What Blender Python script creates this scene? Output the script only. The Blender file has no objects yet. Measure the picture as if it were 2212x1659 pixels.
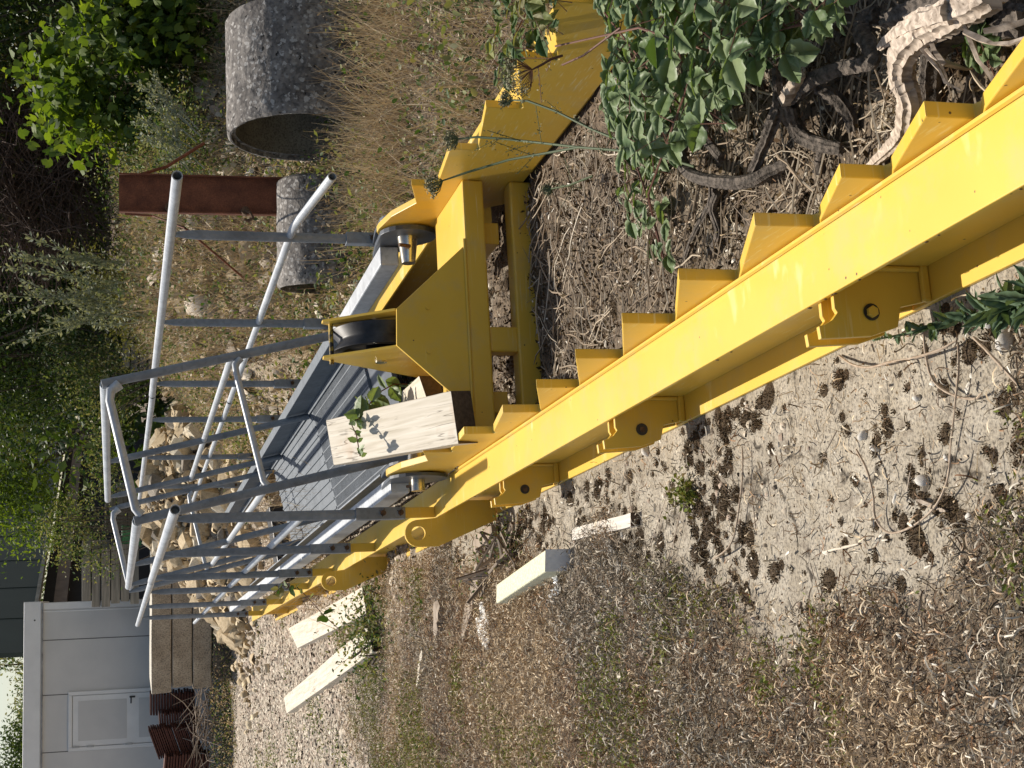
import bpy, bmesh, math, random
import numpy as np
from mathutils import Vector, Matrix
random.seed(7); RNG = np.random.default_rng(11)
R_ = math.radians
scn = bpy.context.scene
COL = scn.collection

# ---------------------------------------------------------------- camera, sky, sun, exposure
EYE = np.array([0, 0, 1.5]); PITCH = R_(15.5); F = 3067.0
cam = bpy.data.cameras.new("camera"); camo = bpy.data.objects.new("camera", cam); COL.objects.link(camo)
rt = Vector((1, 0, 0)); up = Vector((0, math.sin(PITCH), math.cos(PITCH))); fw = Vector((0, math.cos(PITCH), -math.sin(PITCH)))
M = Matrix.Identity(4)                     # the phone was held upright but the picture is stored on its side
for i in range(3):
    M[i][0] = -up[i]; M[i][1] = rt[i]; M[i][2] = -fw[i]
M.translation = Vector(EYE)
camo.matrix_world = M
cam.sensor_width = 36; cam.lens = F / 2212 * 36; cam.clip_end = 2000; cam.clip_start = 0.05
scn.camera = camo
SUN_AZ, SUN_EL = R_(-18), R_(60)
w = bpy.data.worlds.new("World"); scn.world = w; w.use_nodes = True
nt = w.node_tree; sky = nt.nodes.new("ShaderNodeTexSky"); sky.sky_type = 'NISHITA'; sky.sun_disc = False
sky.sun_elevation = SUN_EL; sky.sun_rotation = SUN_AZ; sky.air_density = 1.0; sky.dust_density = 1.5
bg = nt.nodes["Background"]; tint = nt.nodes.new("ShaderNodeMix"); tint.data_type = 'RGBA'; tint.blend_type = 'MULTIPLY'; tint.inputs[0].default_value = 1
nt.links.new(sky.outputs[0], tint.inputs[6]); tint.inputs[7].default_value = (1.04, .99, .90, 1); nt.links.new(tint.outputs[2], bg.inputs[0]); bg.inputs[1].default_value = 0.105
sl = bpy.data.lights.new("sun", 'SUN'); sl.energy = 5.0; sl.angle = R_(0.5); sl.color = (1.0, 0.925, 0.815)
so = bpy.data.objects.new("sun", sl); COL.objects.link(so)
sd = Vector((math.sin(SUN_AZ) * math.cos(SUN_EL), math.cos(SUN_AZ) * math.cos(SUN_EL), math.sin(SUN_EL)))
so.rotation_euler = sd.to_track_quat('Z', 'Y').to_euler()
scn.view_settings.view_transform = 'Standard'; scn.view_settings.look = 'None'
scn.view_settings.exposure = 0.2; scn.view_settings.gamma = 1.0
scn.render.engine = 'CYCLES'
scn.cycles.max_bounces = 6; scn.cycles.transparent_max_bounces = 4

# ---------------------------------------------------------------- coordinates
AZ = R_(12.0)
DV = np.array([-math.sin(AZ), math.cos(AZ), 0]); RV = np.array([math.cos(AZ), math.sin(AZ), 0])
def W(t, s, z): return DV * s + RV * t + np.array([0, 0, z])
def ray(x, y):
    u, v = 829.5 - y, 1106 - x
    r = np.array([u, 0, 0]) + np.array(up) * v + np.array(fw) * F
    return r / np.linalg.norm(r)
def G(x, y, z=0.0):
    r = ray(x, y); return EYE + r * (z - EYE[2]) / r[2]
def GY(x, y, yy):
    r = ray(x, y); return EYE + r * yy / r[1]
def GS(x, y, s):
    r = ray(x, y); return EYE + r * s / (r @ DV)
def lerp(a, b, k): return a + (b - a) * k
def sst(a, b, x):
    k = np.clip((x - a) / (b - a), 0, 1); return k * k * (3 - 2 * k)

# ---------------------------------------------------------------- materials
def newmat(name):
    m = bpy.data.materials.new(name); m.use_nodes = True
    n = m.node_tree; p = n.nodes["Principled BSDF"]; return m, n, p
def noise(n, scale, detail=6, rough=.6, coord='Object', dist=0.0):
    tc = n.nodes.new("ShaderNodeTexCoord"); t = n.nodes.new("ShaderNodeTexNoise")
    t.inputs["Scale"].default_value = scale; t.inputs["Detail"].default_value = detail
    t.inputs["Roughness"].default_value = rough; t.inputs["Distortion"].default_value = dist
    n.links.new(tc.outputs[coord], t.inputs["Vector"]); return t
def ramp(n, src, stops):
    r = n.nodes.new("ShaderNodeValToRGB"); e = r.color_ramp.elements
    while len(e) < len(stops): e.new(0.5)
    for k, (p, c) in enumerate(stops):
        e[k].position = p; e[k].color = (*c, 1) if len(c) == 3 else c
    n.links.new(src, r.inputs[0]); return r
def mixc(n, fac, a, b, mode='MIX'):
    m = n.nodes.new("ShaderNodeMix"); m.data_type = 'RGBA'; m.blend_type = mode
    for sock, v in ((m.inputs[0], fac), (m.inputs[6], a), (m.inputs[7], b)):
        if hasattr(v, "links"): n.links.new(v, sock)
        elif isinstance(v, (int, float)): sock.default_value = v
        else: sock.default_value = (*v, 1)
    return m.outputs[2]
def bump(n, p, src, st, dist=.002):
    b = n.nodes.new("ShaderNodeBump"); b.inputs["Strength"].default_value = st; b.inputs["Distance"].default_value = dist
    n.links.new(src, b.inputs["Height"]); n.links.new(b.outputs[0], p.inputs["Normal"])
def simple(name, c1, c2, scale=8, rough=.6, met=0.0, bmp=.2, bd=.002, lo=.35, hi=.65, detail=6, fine=0):
    m, n, p = newmat(name); t = noise(n, scale, detail)
    r = ramp(n, t.outputs[0], [(lo, c1), (hi, c2)])
    out = r.outputs[0]
    if fine:
        f = noise(n, fine, 3); fr = ramp(n, f.outputs[0], [(.3, (.62, .62, .62)), (.7, (1.25, 1.25, 1.25))])
        out = mixc(n, 1.0, out, fr.outputs[0], 'MULTIPLY')
        bump(n, p, f.outputs[0], bmp, bd)
    elif bmp: bump(n, p, t.outputs[0], bmp, bd)
    n.links.new(out, p.inputs["Base Color"]); p.inputs["Roughness"].default_value = rough; p.inputs["Metallic"].default_value = met
    return m
def island(name, cols, rough=.7, trans=0.0, tcol=None, spec=.3):
    m, n, p = newmat(name); g = n.nodes.new("ShaderNodeNewGeometry")
    r = ramp(n, g.outputs["Random Per Island"], [(k / max(1, len(cols) - 1), c) for k, c in enumerate(cols)])
    n.links.new(r.outputs[0], p.inputs["Base Color"]); p.inputs["Roughness"].default_value = rough
    p.inputs["Specular IOR Level"].default_value = spec
    if trans:
        tb = n.nodes.new("ShaderNodeBsdfTranslucent"); ms = n.nodes.new("ShaderNodeMixShader")
        ms.inputs[0].default_value = trans
        tc = mixc(n, 1.0, r.outputs[0], tcol or (1.6, 1.5, .7), 'MULTIPLY'); n.links.new(tc, tb.inputs[0])
        o = n.nodes["Material Output"]
        n.links.new(p.outputs[0], ms.inputs[1]); n.links.new(tb.outputs[0], ms.inputs[2]); n.links.new(ms.outputs[0], o.inputs[0])
    return m

def yellow_mat():
    m, n, p = newmat("yellow paint")
    a = noise(n, 3.0, 5); c = ramp(n, a.outputs[0], [(.3, (.71, .445, .045)), (.7, (.77, .50, .062))]).outputs[0]
    # pale scuffs, dust and chipped specks
    tc = n.nodes.new("ShaderNodeTexCoord"); mp = n.nodes.new("ShaderNodeMapping"); mp.inputs["Scale"].default_value = (4, 9, 90)
    n.links.new(tc.outputs["Object"], mp.inputs[0]); s = n.nodes.new("ShaderNodeTexNoise"); s.inputs["Scale"].default_value = 1.6; s.inputs["Detail"].default_value = 5
    n.links.new(mp.outputs[0], s.inputs["Vector"]); sm = ramp(n, s.outputs[0], [(.58, (0, 0, 0)), (.68, (1, 1, 1))])
    area = ramp(n, noise(n, 2.2, 3).outputs[0], [(.46, (0, 0, 0)), (.60, (.8, .8, .8))])
    f = mixc(n, 1.0, sm.outputs[0], area.outputs[0], 'MULTIPLY'); c = mixc(n, f, c, (.80, .66, .30))
    d = ramp(n, noise(n, 7, 6, .7).outputs[0], [(.50, (0, 0, 0)), (.75, (.42, .42, .42))]); c = mixc(n, d.outputs[0], c, (.50, .40, .22))
    v = n.nodes.new("ShaderNodeTexVoronoi"); v.inputs["Scale"].default_value = 22; n.links.new(tc.outputs["Object"], v.inputs["Vector"])
    sp = ramp(n, v.outputs["Distance"], [(.05, (1, 1, 1)), (.07, (0, 0, 0))])
    gate = ramp(n, noise(n, 5, 2).outputs[0], [(.50, (0, 0, 0)), (.53, (1, 1, 1))])
    c = mixc(n, mixc(n, 1.0, sp.outputs[0], gate.outputs[0], 'MULTIPLY'), c, (.10, .045, .015))
    n.links.new(c, p.inputs["Base Color"]); p.inputs["Roughness"].default_value = .42
    p.inputs["Coat Weight"].default_value = .15; p.inputs["Coat Roughness"].default_value = .3
    bump(n, p, noise(n, 60, 3).outputs[0], .12, .001)
    return m
def galv_mat(name, c1, c2, met=.55, rough=.42):
    m, n, p = newmat(name); tc = n.nodes.new("ShaderNodeTexCoord")
    v = n.nodes.new("ShaderNodeTexVoronoi"); v.inputs["Scale"].default_value = 55; n.links.new(tc.outputs["Object"], v.inputs["Vector"])
    a = noise(n, 6, 6); c = ramp(n, a.outputs[0], [(.3, c1), (.7, c2)]).outputs[0]
    vv = ramp(n, v.outputs["Color"], [(0, (.85, .85, .85)), (1, (1.12, 1.12, 1.12))]); c = mixc(n, 1.0, c, vv.outputs[0], 'MULTIPLY')
    n.links.new(c, p.inputs["Base Color"]); p.inputs["Metallic"].default_value = met; p.inputs["Roughness"].default_value = rough
    bump(n, p, a.outputs[0], .1, .001); return m
def wood_mat(name, c1, c2, crack=(.12, .09, .06), sc=(3, 60, 60), axis=0, blotch=None):
    m, n, p = newmat(name); tc = n.nodes.new("ShaderNodeTexCoord"); mp = n.nodes.new("ShaderNodeMapping")
    mp.inputs["Scale"].default_value = sc; n.links.new(tc.outputs["Object"], mp.inputs[0])
    t = n.nodes.new("ShaderNodeTexNoise"); t.inputs["Scale"].default_value = 1; t.inputs["Detail"].default_value = 6; t.inputs["Distortion"].default_value = .6
    n.links.new(mp.outputs[0], t.inputs["Vector"])
    c = ramp(n, t.outputs[0], [(.3, c1), (.65, c2)]).outputs[0]
    mp2 = n.nodes.new("ShaderNodeMapping"); mp2.inputs["Scale"].default_value = tuple(v * .45 for v in sc); n.links.new(tc.outputs["Object"], mp2.inputs[0])
    t2 = n.nodes.new("ShaderNodeTexNoise"); t2.inputs["Scale"].default_value = 1; t2.inputs["Detail"].default_value = 2; n.links.new(mp2.outputs[0], t2.inputs["Vector"])
    k = ramp(n, t2.outputs[0], [(.490, (0, 0, 0)), (.497, (1, 1, 1)), (.503, (1, 1, 1)), (.51, (0, 0, 0))])
    gt = ramp(n, noise(n, 7, 3).outputs[0], [(.45, (0, 0, 0)), (.6, (.8, .8, .8))])
    c = mixc(n, mixc(n, 1, k.outputs[0], gt.outputs[0], 'MULTIPLY'), c, crack)
    if blotch:
        b = ramp(n, noise(n, 6, 4).outputs[0], [(.6, (0, 0, 0)), (.75, (.5, .5, .5))]); c = mixc(n, b.outputs[0], c, blotch)
    n.links.new(c, p.inputs["Base Color"]); p.inputs["Roughness"].default_value = .8; bump(n, p, t.outputs[0], .35, .003)
    return m
def concrete_mat(name, c1, c2, speck=260, lichen=0, dark=(.05, .045, .04)):
    m, n, p = newmat(name); a = noise(n, 5, 8, .7); c = ramp(n, a.outputs[0], [(.3, c1), (.7, c2)]).outputs[0]
    f = noise(n, speck, 2, .5); fr = ramp(n, f.outputs[0], [(.36, (.45, .45, .45)), (.5, (1, 1, 1)), (.7, (1.25, 1.25, 1.2))])
    c = mixc(n, .8, c, mixc(n, 1.0, c, fr.outputs[0], 'MULTIPLY'))
    if lichen:
        tc = n.nodes.new("ShaderNodeTexCoord"); v = n.nodes.new("ShaderNodeTexVoronoi"); v.inputs["Scale"].default_value = lichen
        wn = noise(n, 30, 3); va = n.nodes.new("ShaderNodeVectorMath"); va.operation = 'MULTIPLY_ADD'
        n.links.new(wn.outputs["Color"], va.inputs[0]); va.inputs[1].default_value = (.06, .06, .06); n.links.new(tc.outputs["Object"], va.inputs[2])
        n.links.new(va.outputs[0], v.inputs["Vector"])
        l = ramp(n, v.outputs["Distance"], [(.32, (1, 1, 1)), (.40, (0, 0, 0))]); l2 = ramp(n, v.outputs["Color"], [(.35, (0, 0, 0)), (.5, (.75, .75, .75))])
        c = mixc(n, mixc(n, 1, l.outputs[0], l2.outputs[0], 'MULTIPLY'), c, (.46, .44, .41))
        h = n.nodes.new("ShaderNodeTexVoronoi"); h.inputs["Scale"].default_value = 13; n.links.new(va.outputs[0], h.inputs["Vector"])
        hh = ramp(n, h.outputs["Distance"], [(.10, (1, 1, 1)), (.15, (0, 0, 0))]); c = mixc(n, hh.outputs[0], c, (.012, .011, .01))
        bump(n, p, h.outputs["Distance"], .5, .02)
    else: bump(n, p, f.outputs[0], .4, .003)
    n.links.new(c, p.inputs["Base Color"]); p.inputs["Roughness"].default_value = .92
    return m

Y = yellow_mat()
GALV = galv_mat("galvanised steel", (.38, .40, .43), (.56, .585, .61), .3, .5)
GALV_D = galv_mat("dull galvanised steel", (.16, .18, .21), (.27, .295, .33), .25, .55)
DECKG = galv_mat("dull deck zinc", (.10, .118, .14), (.155, .178, .205), .05, .7)
BLUEG = galv_mat("grey painted steel", (.055, .066, .085), (.09, .105, .13), .0, .45)
STEEL = simple("bare turned steel", (.5, .47, .4), (.68, .66, .6), 30, .25, .9, .05)
RUST = simple("rusty brown steel", (.14, .042, .018), (.24, .080, .036), 9, .75, 0, .4, .003, fine=120)
RUST2 = simple("rusty bolt", (.07, .04, .02), (.16, .09, .05), 60, .8, .2, .3)
DARKST = simple("greasy black steel", (.018, .017, .018), (.05, .05, .052), 14, .45, .4, .1)
TIMB = wood_mat("bleached timber", (.50, .44, .34), (.68, .62, .52), blotch=(.5, .33, .2))
TIMBD = wood_mat("dark timber end", (.05, .032, .02), (.11, .075, .05), sc=(60, 60, 60))  # brown end grain, darkened in colour for the shade on the ends
GREYW = wood_mat("weathered grey board", (.13, .12, .105), (.27, .25, .22))
BROWNW = wood_mat("weathered brown wood", (.16, .12, .085), (.38, .31, .24))
STRIP = wood_mat("stripped pale bark", (.20, .15, .11), (.62, .52, .42), sc=(70, 70, 6))
BARK = simple("rough dark bark", (.035, .028, .022), (.17, .14, .115), 60, .9, 0, 1.0, .012, detail=8)
PIPEC = concrete_mat("lichened concrete", (.065, .055, .05), (.30, .275, .25), 38, 30)
PIPEI = concrete_mat("concrete inside", (.10, .09, .07), (.2, .18, .14), 90)
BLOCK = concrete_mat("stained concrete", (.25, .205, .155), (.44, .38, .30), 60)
BLOCK_SUN = concrete_mat("pale concrete", (.5, .46, .39), (.64, .6, .52), 60)
STYRO = simple("yellowed polystyrene", (.60, .58, .38), (.78, .76, .58), 90, .9, 0, .8, .006)
BRAM = island("bramble leaf", [(.08, .13, .045), (.15, .21, .085), (.20, .26, .12), (.11, .17, .07), (.24, .30, .16)], .5, .25, (1.5, 1.6, .6), .5)
HEDGE = island("hedge leaf", [(.02, .045, .01), (.05, .09, .02), (.09, .13, .025)], .5, .3)
OLIVE = island("olive leaf", [(.06, .07, .02), (.11, .12, .035), (.16, .15, .05), (.05, .05, .02)], .6, .25)
BRIGHT = island("bright leaf", [(.04, .075, .02), (.08, .13, .025), (.13, .19, .03), (.17, .22, .035)], .6, .42, (1.7, 1.7, .5))
SILV = island("silvery leaf", [(.22, .24, .17), (.36, .38, .29), (.15, .19, .10)], .7, .2)
WEED = island("weed leaf", [(.05, .10, .02), (.04, .085, .025), (.12, .17, .05), (.22, .25, .10), (.18, .16, .07), (.26, .28, .17)], .6, .3)
DRY = island("dry grass", [(.38, .28, .16), (.54, .43, .27), (.22, .15, .09), (.66, .57, .42)], .8, .25, (1.2, 1.1, .9))
LIT = island("dry litter", [(.20, .125, .07), (.50, .38, .23), (.08, .05, .03), (.68, .56, .38), (.24, .16, .09), (.58, .45, .29), (.34, .23, .13), (.17, .16, .07)], .9)
MOSS = island("dark moss", [(.045, .027, .013), (.10, .06, .03), (.07, .05, .02), (.14, .095, .045), (.03, .02, .01)], .95)
MOSSD = simple("moss cushion", (.035, .022, .011), (.10, .065, .032), 160, .95, 0, 1.0, .006)
GMOSS = island("green ground cover", [(.08, .10, .02), (.14, .18, .03), (.24, .24, .07), (.14, .09, .035), (.20, .25, .05), (.10, .12, .03)], .85, .15)
ROOTM = island("pale root", [(.16, .115, .075), (.46, .38, .28), (.26, .19, .13), (.66, .58, .46), (.11, .075, .05)], .9)
TWIG = island("dead twig", [(.13, .095, .07), (.26, .2, .15), (.42, .35, .28), (.09, .065, .05)], .85)
CHIP = island("gravel chip", [(.34, .28, .21), (.56, .49, .39), (.15, .12, .09), (.68, .61, .50), (.42, .33, .26), (.22, .17, .13)], .9)
STEMG = island("green stem", [(.06, .09, .035), (.10, .12, .06)], .6)
REDST = island("reddish stem", [(.10, .04, .03), (.16, .08, .05)], .6)
THIST = island("grey green leaf", [(.07, .12, .06), (.13, .19, .11)], .6, .2)

# ---------------------------------------------------------------- mesh helpers
def link(name, me, m=None, parent=None, smooth=False, label=None, cat=None, group=None, kind=None, loc=None, rz=0):
    o = bpy.data.objects.new(name, me); COL.objects.link(o)
    if m and me and not me.materials: me.materials.append(m)
    if smooth and me: me.polygons.foreach_set("use_smooth", [True] * len(me.polygons))
    if parent: o.parent = parent
    if loc is not None: o.location = loc
    o.rotation_euler.z = rz
    if label: o["label"] = label
    if cat: o["category"] = cat
    if group: o["group"] = group
    if kind: o["kind"] = kind
    return o
def thing(name, label, cat, loc=(0, 0, 0), rz=0, group=None):
    o = bpy.data.objects.new(name, None); o.empty_display_size = .1; COL.objects.link(o)
    o.location = loc; o.rotation_euler.z = rz; o["label"] = label; o["category"] = cat
    if group: o["group"] = group
    return o
class MB:
    def __init__(s, off=(0, 0, 0)): s.v = []; s.f = []; s.mi = []; s.cur = 0; s.off = np.array(off, float)
    def add(s, vs, fs):
        b = len(s.v); s.v += [tuple(np.array(v, float) - s.off) for v in vs]
        for f in fs: s.f.append(tuple(i + b for i in f)); s.mi.append(s.cur)
        return s
    def box(s, a, b):
        x0, y0, z0 = a; x1, y1, z1 = b
        x0, x1 = sorted((x0, x1)); y0, y1 = sorted((y0, y1)); z0, z1 = sorted((z0, z1))
        return s.add([(x0, y0, z0), (x1, y0, z0), (x1, y1, z0), (x0, y1, z0), (x0, y0, z1), (x1, y0, z1), (x1, y1, z1), (x0, y1, z1)],
              [(0, 3, 2, 1), (4, 5, 6, 7), (0, 1, 5, 4), (1, 2, 6, 5), (2, 3, 7, 6), (3, 0, 4, 7)])
    def hexa(s, p): # p: 4 bottom ccw, 4 top
        return s.add(p, [(0, 3, 2, 1), (4, 5, 6, 7), (0, 1, 5, 4), (1, 2, 6, 5), (2, 3, 7, 6), (3, 0, 4, 7)])
    def prism(s, pts, fn, a, b):   # pts 2-d outline, fn(p, q, d) -> 3-d, extruded d from a to b
        n = len(pts); va = [fn(p[0], p[1], a) for p in pts]; vb = [fn(p[0], p[1], b) for p in pts]
        return s.add(va + vb, [tuple(range(n))[::-1], tuple(range(n, 2 * n))] + [(i, (i + 1) % n, n + (i + 1) % n, n + i) for i in range(n)])
    def tube(s, pts, r, n=10, cap=True, jit=0.0, groove=0.0):
        gv = [1 + random.uniform(-groove, groove) for _ in range(n)]
        pts = [np.array(p, float) for p in pts]; rr = r if hasattr(r, '__len__') else [r] * len(pts)
        base = len(s.v); vs = []; u = None
        for i, p in enumerate(pts):
            d = pts[min(i + 1, len(pts) - 1)] - pts[max(i - 1, 0)]; d = d / (np.linalg.norm(d) + 1e-9)
            if u is None: u = np.cross(d, (0, 0, 1) if abs(d[2]) < .9 else (1, 0, 0))
            u = u - d * (u @ d); u /= np.linalg.norm(u) + 1e-9; v = np.cross(d, u)
            for k in range(n):
                a = 2 * math.pi * k / n; q = rr[i] * (1 + (random.uniform(-jit, jit) if jit else 0))
                vs.append(p + (u * math.cos(a) + v * math.sin(a)) * q * gv[k])
        fs = []
        for i in range(len(pts) - 1):
            for k in range(n):
                a, b = i * n + k, i * n + (k + 1) % n; fs.append((a, b, b + n, a + n))
        if cap: fs.append(tuple(range(n))[::-1]); fs.append(tuple(range((len(pts) - 1) * n, len(pts) * n)))
        return s.add(vs, fs)
    def pipe(s, a, b, r, th=.004, n=14):   # hollow tube, open black ends
        a, b = np.array(a, float), np.array(b, float); s.tube([a, b], r, n, cap=False)
        d = (b - a) / np.linalg.norm(b - a); u = np.cross(d, (0, 0, 1)); u /= np.linalg.norm(u); v = np.cross(d, u)
        vs = []
        for c, q in ((a, r), (a, r - th), (a + d * .08, r - th), (b, r), (b, r - th), (b - d * .08, r - th)):
            vs += [c + (u * math.cos(2 * math.pi * k / n) + v * math.sin(2 * math.pi * k / n)) * q for k in range(n)]
        fs = []
        for g in (0, 3):
            for k in range(n):
                k2 = (k + 1) % n
                for lv in (0, 1): fs.append(((g + lv) * n + k, (g + lv + 1) * n + k, (g + lv + 1) * n + k2, (g + lv) * n + k2))
            fs.append(tuple((g + 2) * n + k for k in range(n)))
        return s.add(vs, fs)
    def build(s, name, mats, parent=None, smooth=False, bev=0, **k):
        me = bpy.data.meshes.new(name); me.from_pydata(s.v, [], s.f)
        for m in (mats if isinstance(mats, (list, tuple)) else [mats]): me.materials.append(m)
        me.polygons.foreach_set("material_index", s.mi)
        bm = bmesh.new(); bm.from_mesh(me); bmesh.ops.recalc_face_normals(bm, faces=bm.faces); bm.to_mesh(me); bm.free()
        o = link(name, me, None, parent, smooth, **k)
        if bev:
            b = o.modifiers.new("bevel", 'BEVEL'); b.width = bev; b.segments = 2; b.limit_method = 'ANGLE'; b.angle_limit = R_(40)
        if smooth: me.set_sharp_from_angle(angle=R_(40))
        return o
def np_mesh(name, V, Fc, nper, m, **k):
    me = bpy.data.meshes.new(name); V = np.asarray(V, np.float32); Fc = np.asarray(Fc, np.int32)
    me.vertices.add(len(V)); me.vertices.foreach_set("co", V.ravel())
    nf = len(Fc); me.loops.add(nf * nper); me.loops.foreach_set("vertex_index", Fc.ravel())
    me.polygons.add(nf); me.polygons.foreach_set("loop_start", np.arange(nf, dtype=np.int32) * nper)
    me.update(calc_edges=True); me.validate()
    return link(name, me, m, **k)
def rots(n, dirs=None, tilt=None):
    """n random rotation matrices; dirs = direction of local +X"""
    if dirs is None: dirs = RNG.normal(size=(n, 3))
    d = dirs / np.linalg.norm(dirs, axis=1, keepdims=True)
    nn = RNG.normal(size=(n, 3))
    if tilt is not None: nn = nn * tilt + np.array([0, 0, 1.])
    nn -= d * np.sum(nn * d, 1, keepdims=True); nn /= np.linalg.norm(nn, axis=1, keepdims=True) + 1e-9
    s = np.cross(nn, d); return np.stack([d, s, nn], 2)
def scatter(name, T, Fc, pos, rot, sc, m, **k):
    T = np.array(T, float); Fc = np.array(Fc); n = len(pos)
    sc = np.asarray(sc, float)
    if sc.ndim == 1: sc = np.stack([sc] * 3, 1)
    V = np.einsum('nij,nkj->nki', rot, T[None] * sc[:, None, :]) + np.asarray(pos)[:, None, :]
    FF = (Fc[None] + (np.arange(n) * len(T))[:, None, None]).reshape(-1, Fc.shape[1])
    return np_mesh(name, V.reshape(-1, 3), FF, Fc.shape[1], m, **k)
def scatter_arr(T, Fc, pos, rot, sc):
    T = np.array(T, float); Fc = np.array(Fc); n = len(pos); sc = np.asarray(sc, float)
    if sc.ndim == 1: sc = np.stack([sc] * 3, 1)
    V = np.einsum('nij,nkj->nki', rot, T[None] * sc[:, None, :]) + np.asarray(pos)[:, None, :]
    return V.reshape(-1, 3), (Fc[None] + (np.arange(n) * len(T))[:, None, None]).reshape(-1, Fc.shape[1])
# leaf templates (x = along the leaf, unit length)
L_DIA = ([(0, 0, 0), (.5, .24, .05), (1, 0, -.03), (.5, -.24, .05)], [(0, 1, 2), (0, 2, 3)])
L_OVA = ([(0, 0, 0), (.22, .26, .06), (.6, .27, .03), (1, 0, -.12), (.6, -.27, .03), (.22, -.26, .06), (.45, 0, -.03)],
         [(0, 6, 1), (1, 6, 2), (2, 6, 3), (3, 6, 4), (4, 6, 5), (5, 6, 0)])
def serrated():
    n = 9; up_, dn = [], []
    for i in range(1, n):
        x = i / n; wd = .36 * math.sin(math.pi * x ** .8) ** .8 * (1.06 if i % 2 else .95)
        up_.append((x + (.03 if i % 2 else -.02), wd, .10 * wd + .02 * math.sin(i * 2.2) - .10 * x * x)); dn.append((x, -wd * 1.02, .10 * wd - .02 * math.sin(i * 2.2 + 1) - .10 * x * x))
    mid = [(i / n, 0, -.02 - .12 * (i / n) ** 2) for i in range(n + 1)]
    V = mid + up_ + dn; Fs = []
    for side, b in ((0, n + 1), (1, n + 1 + n - 1)):
        for i in range(n):
            a0, a1 = i, i + 1; o0 = b + i - 1 if i > 0 else None; o1 = b + i if i < n - 1 else None
            if o0 is None: Fs.append((a0, a1, o1))
            elif o1 is None: Fs.append((a0, a1, o0))
            else: Fs += [(a0, a1, o1), (a0, o1, o0)]
    return V, Fs
L_SER = serrated()
L_MAP = ([(0, 0, 0), (.15, .35, .03), (.45, .55, -.06), (.48, .28, .02), (.72, .32, -.02), (1, 0, -.12), (.72, -.32, -.02), (.48, -.28, .02), (.45, -.55, -.06), (.15, -.35, .03), (.4, 0, .04)],
         [(0, 10, 1), (1, 10, 2), (2, 10, 3), (3, 10, 4), (4, 10, 5), (5, 10, 6), (6, 10, 7), (7, 10, 8), (8, 10, 9), (9, 10, 0)])
def blade_t(curl=.3, wd=.02, seg=3):
    V = []; 
    for i in range(seg + 1):
        x = i / seg; q = wd * (1 - x * .85)
        V += [(x, q, curl * x * x), (x, -q, curl * x * x)]
    return V, [q for i in range(seg) for q in ((2 * i, 2 * i + 1, 2 * i + 3), (2 * i, 2 * i + 3, 2 * i + 2))]
def curl_t(seg=5, wd=.028, turn=2.6):
    V = []
    for i in range(seg + 1):
        a = turn * i / seg; x, z = math.sin(a) / turn * 1.2, (1 - math.cos(a)) / turn * 1.2
        V += [(x, z, wd + .12 * math.sin(a)), (x, z, -wd + .12 * math.sin(a))]
    return V, [q for i in range(seg) for q in ((2 * i, 2 * i + 1, 2 * i + 3), (2 * i, 2 * i + 3, 2 * i + 2))]
def chip_t():
    V = [(-.5, -.35, 0), (.45, -.45, 0), (.5, .3, 0), (-.35, .45, 0), (-.3, -.2, .38), (.3, -.28, .42), (.3, .2, .36), (-.2, .28, .4)]
    q = [(0, 1, 5, 4), (1, 2, 6, 5), (2, 3, 7, 6), (3, 0, 4, 7), (4, 5, 6, 7)]
    return V, [t for a, b, c, d in q for t in ((a, b, c), (a, c, d))]

# ---------------------------------------------------------------- terrain
def vnoise(x, y, sc, seed=0):
    x = np.asarray(x) * sc + seed * 17.3; y = np.asarray(y) * sc + seed * 9.1
    xi, yi = np.floor(x), np.floor(y); fx, fy = x - xi, y - yi; fx = fx * fx * (3 - 2 * fx); fy = fy * fy * (3 - 2 * fy)
    def h(a, b): q = np.sin(a * 127.1 + b * 311.7) * 43758.5453; return q - np.floor(q)
    return (h(xi, yi) * (1 - fx) + h(xi + 1, yi) * fx) * (1 - fy) + (h(xi, yi + 1) * (1 - fx) + h(xi + 1, yi + 1) * fx) * fy
def fbm(x, y, sc, seed=0): return sum(vnoise(x, y, sc * 2 ** k, seed + k) / 2 ** k for k in range(4)) / 1.875
# concrete pad outline on the ground (left of the frame), worn edges
PAD = np.array([G(*q)[:2] for q in [(2260, 560), (2260, 1010), (2140, 1075), (2040, 1230), (1976, 1340), (1800, 1352), (1660, 1340), (1560, 1270), (1400, 1190), (1290, 1180), (1180, 1200), (1080, 1215), (1000, 1190), (960, 1150), (1190, 1000)]])
PAD2 = np.array([W(.55, .3, 0)[:2], *[p for p in PAD[:-1]], W(.7, 7.2, 0)[:2], W(1.7, 7, 0)[:2], W(1.7, .3, 0)[:2]])
def sdpoly(P, x, y):
    x = np.asarray(x, float); y = np.asarray(y, float); d = np.full(x.shape, 1e9); ins = np.zeros(x.shape, bool)
    for i in range(len(P)):
        a, b = P[i], P[(i + 1) % len(P)]; e = b - a; wx, wy = x - a[0], y - a[1]
        k = np.clip((wx * e[0] + wy * e[1]) / (e @ e), 0, 1); d = np.minimum(d, np.hypot(wx - e[0] * k, wy - e[1] * k))
        c = ((a[1] > y) != (b[1] > y)) & (x < (b[0] - a[0]) * (y - a[1]) / (b[1] - a[1] + 1e-12) + a[0]); ins ^= c
    return np.where(ins, -d, d)
def padf(x, y):  # 1 on bare concrete
    t = x * RV[0] + y * RV[1]; b_ = 1 - sst(-.05, .07, sdpoly(PAD2, x, y) + (fbm(x, y, 4, 3) - .5) * .35)
    return b_ * (1 - .9 * sst(.78, .86, t) * sst(.30, .44, fbm(x, y, 5, 13)))
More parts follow.
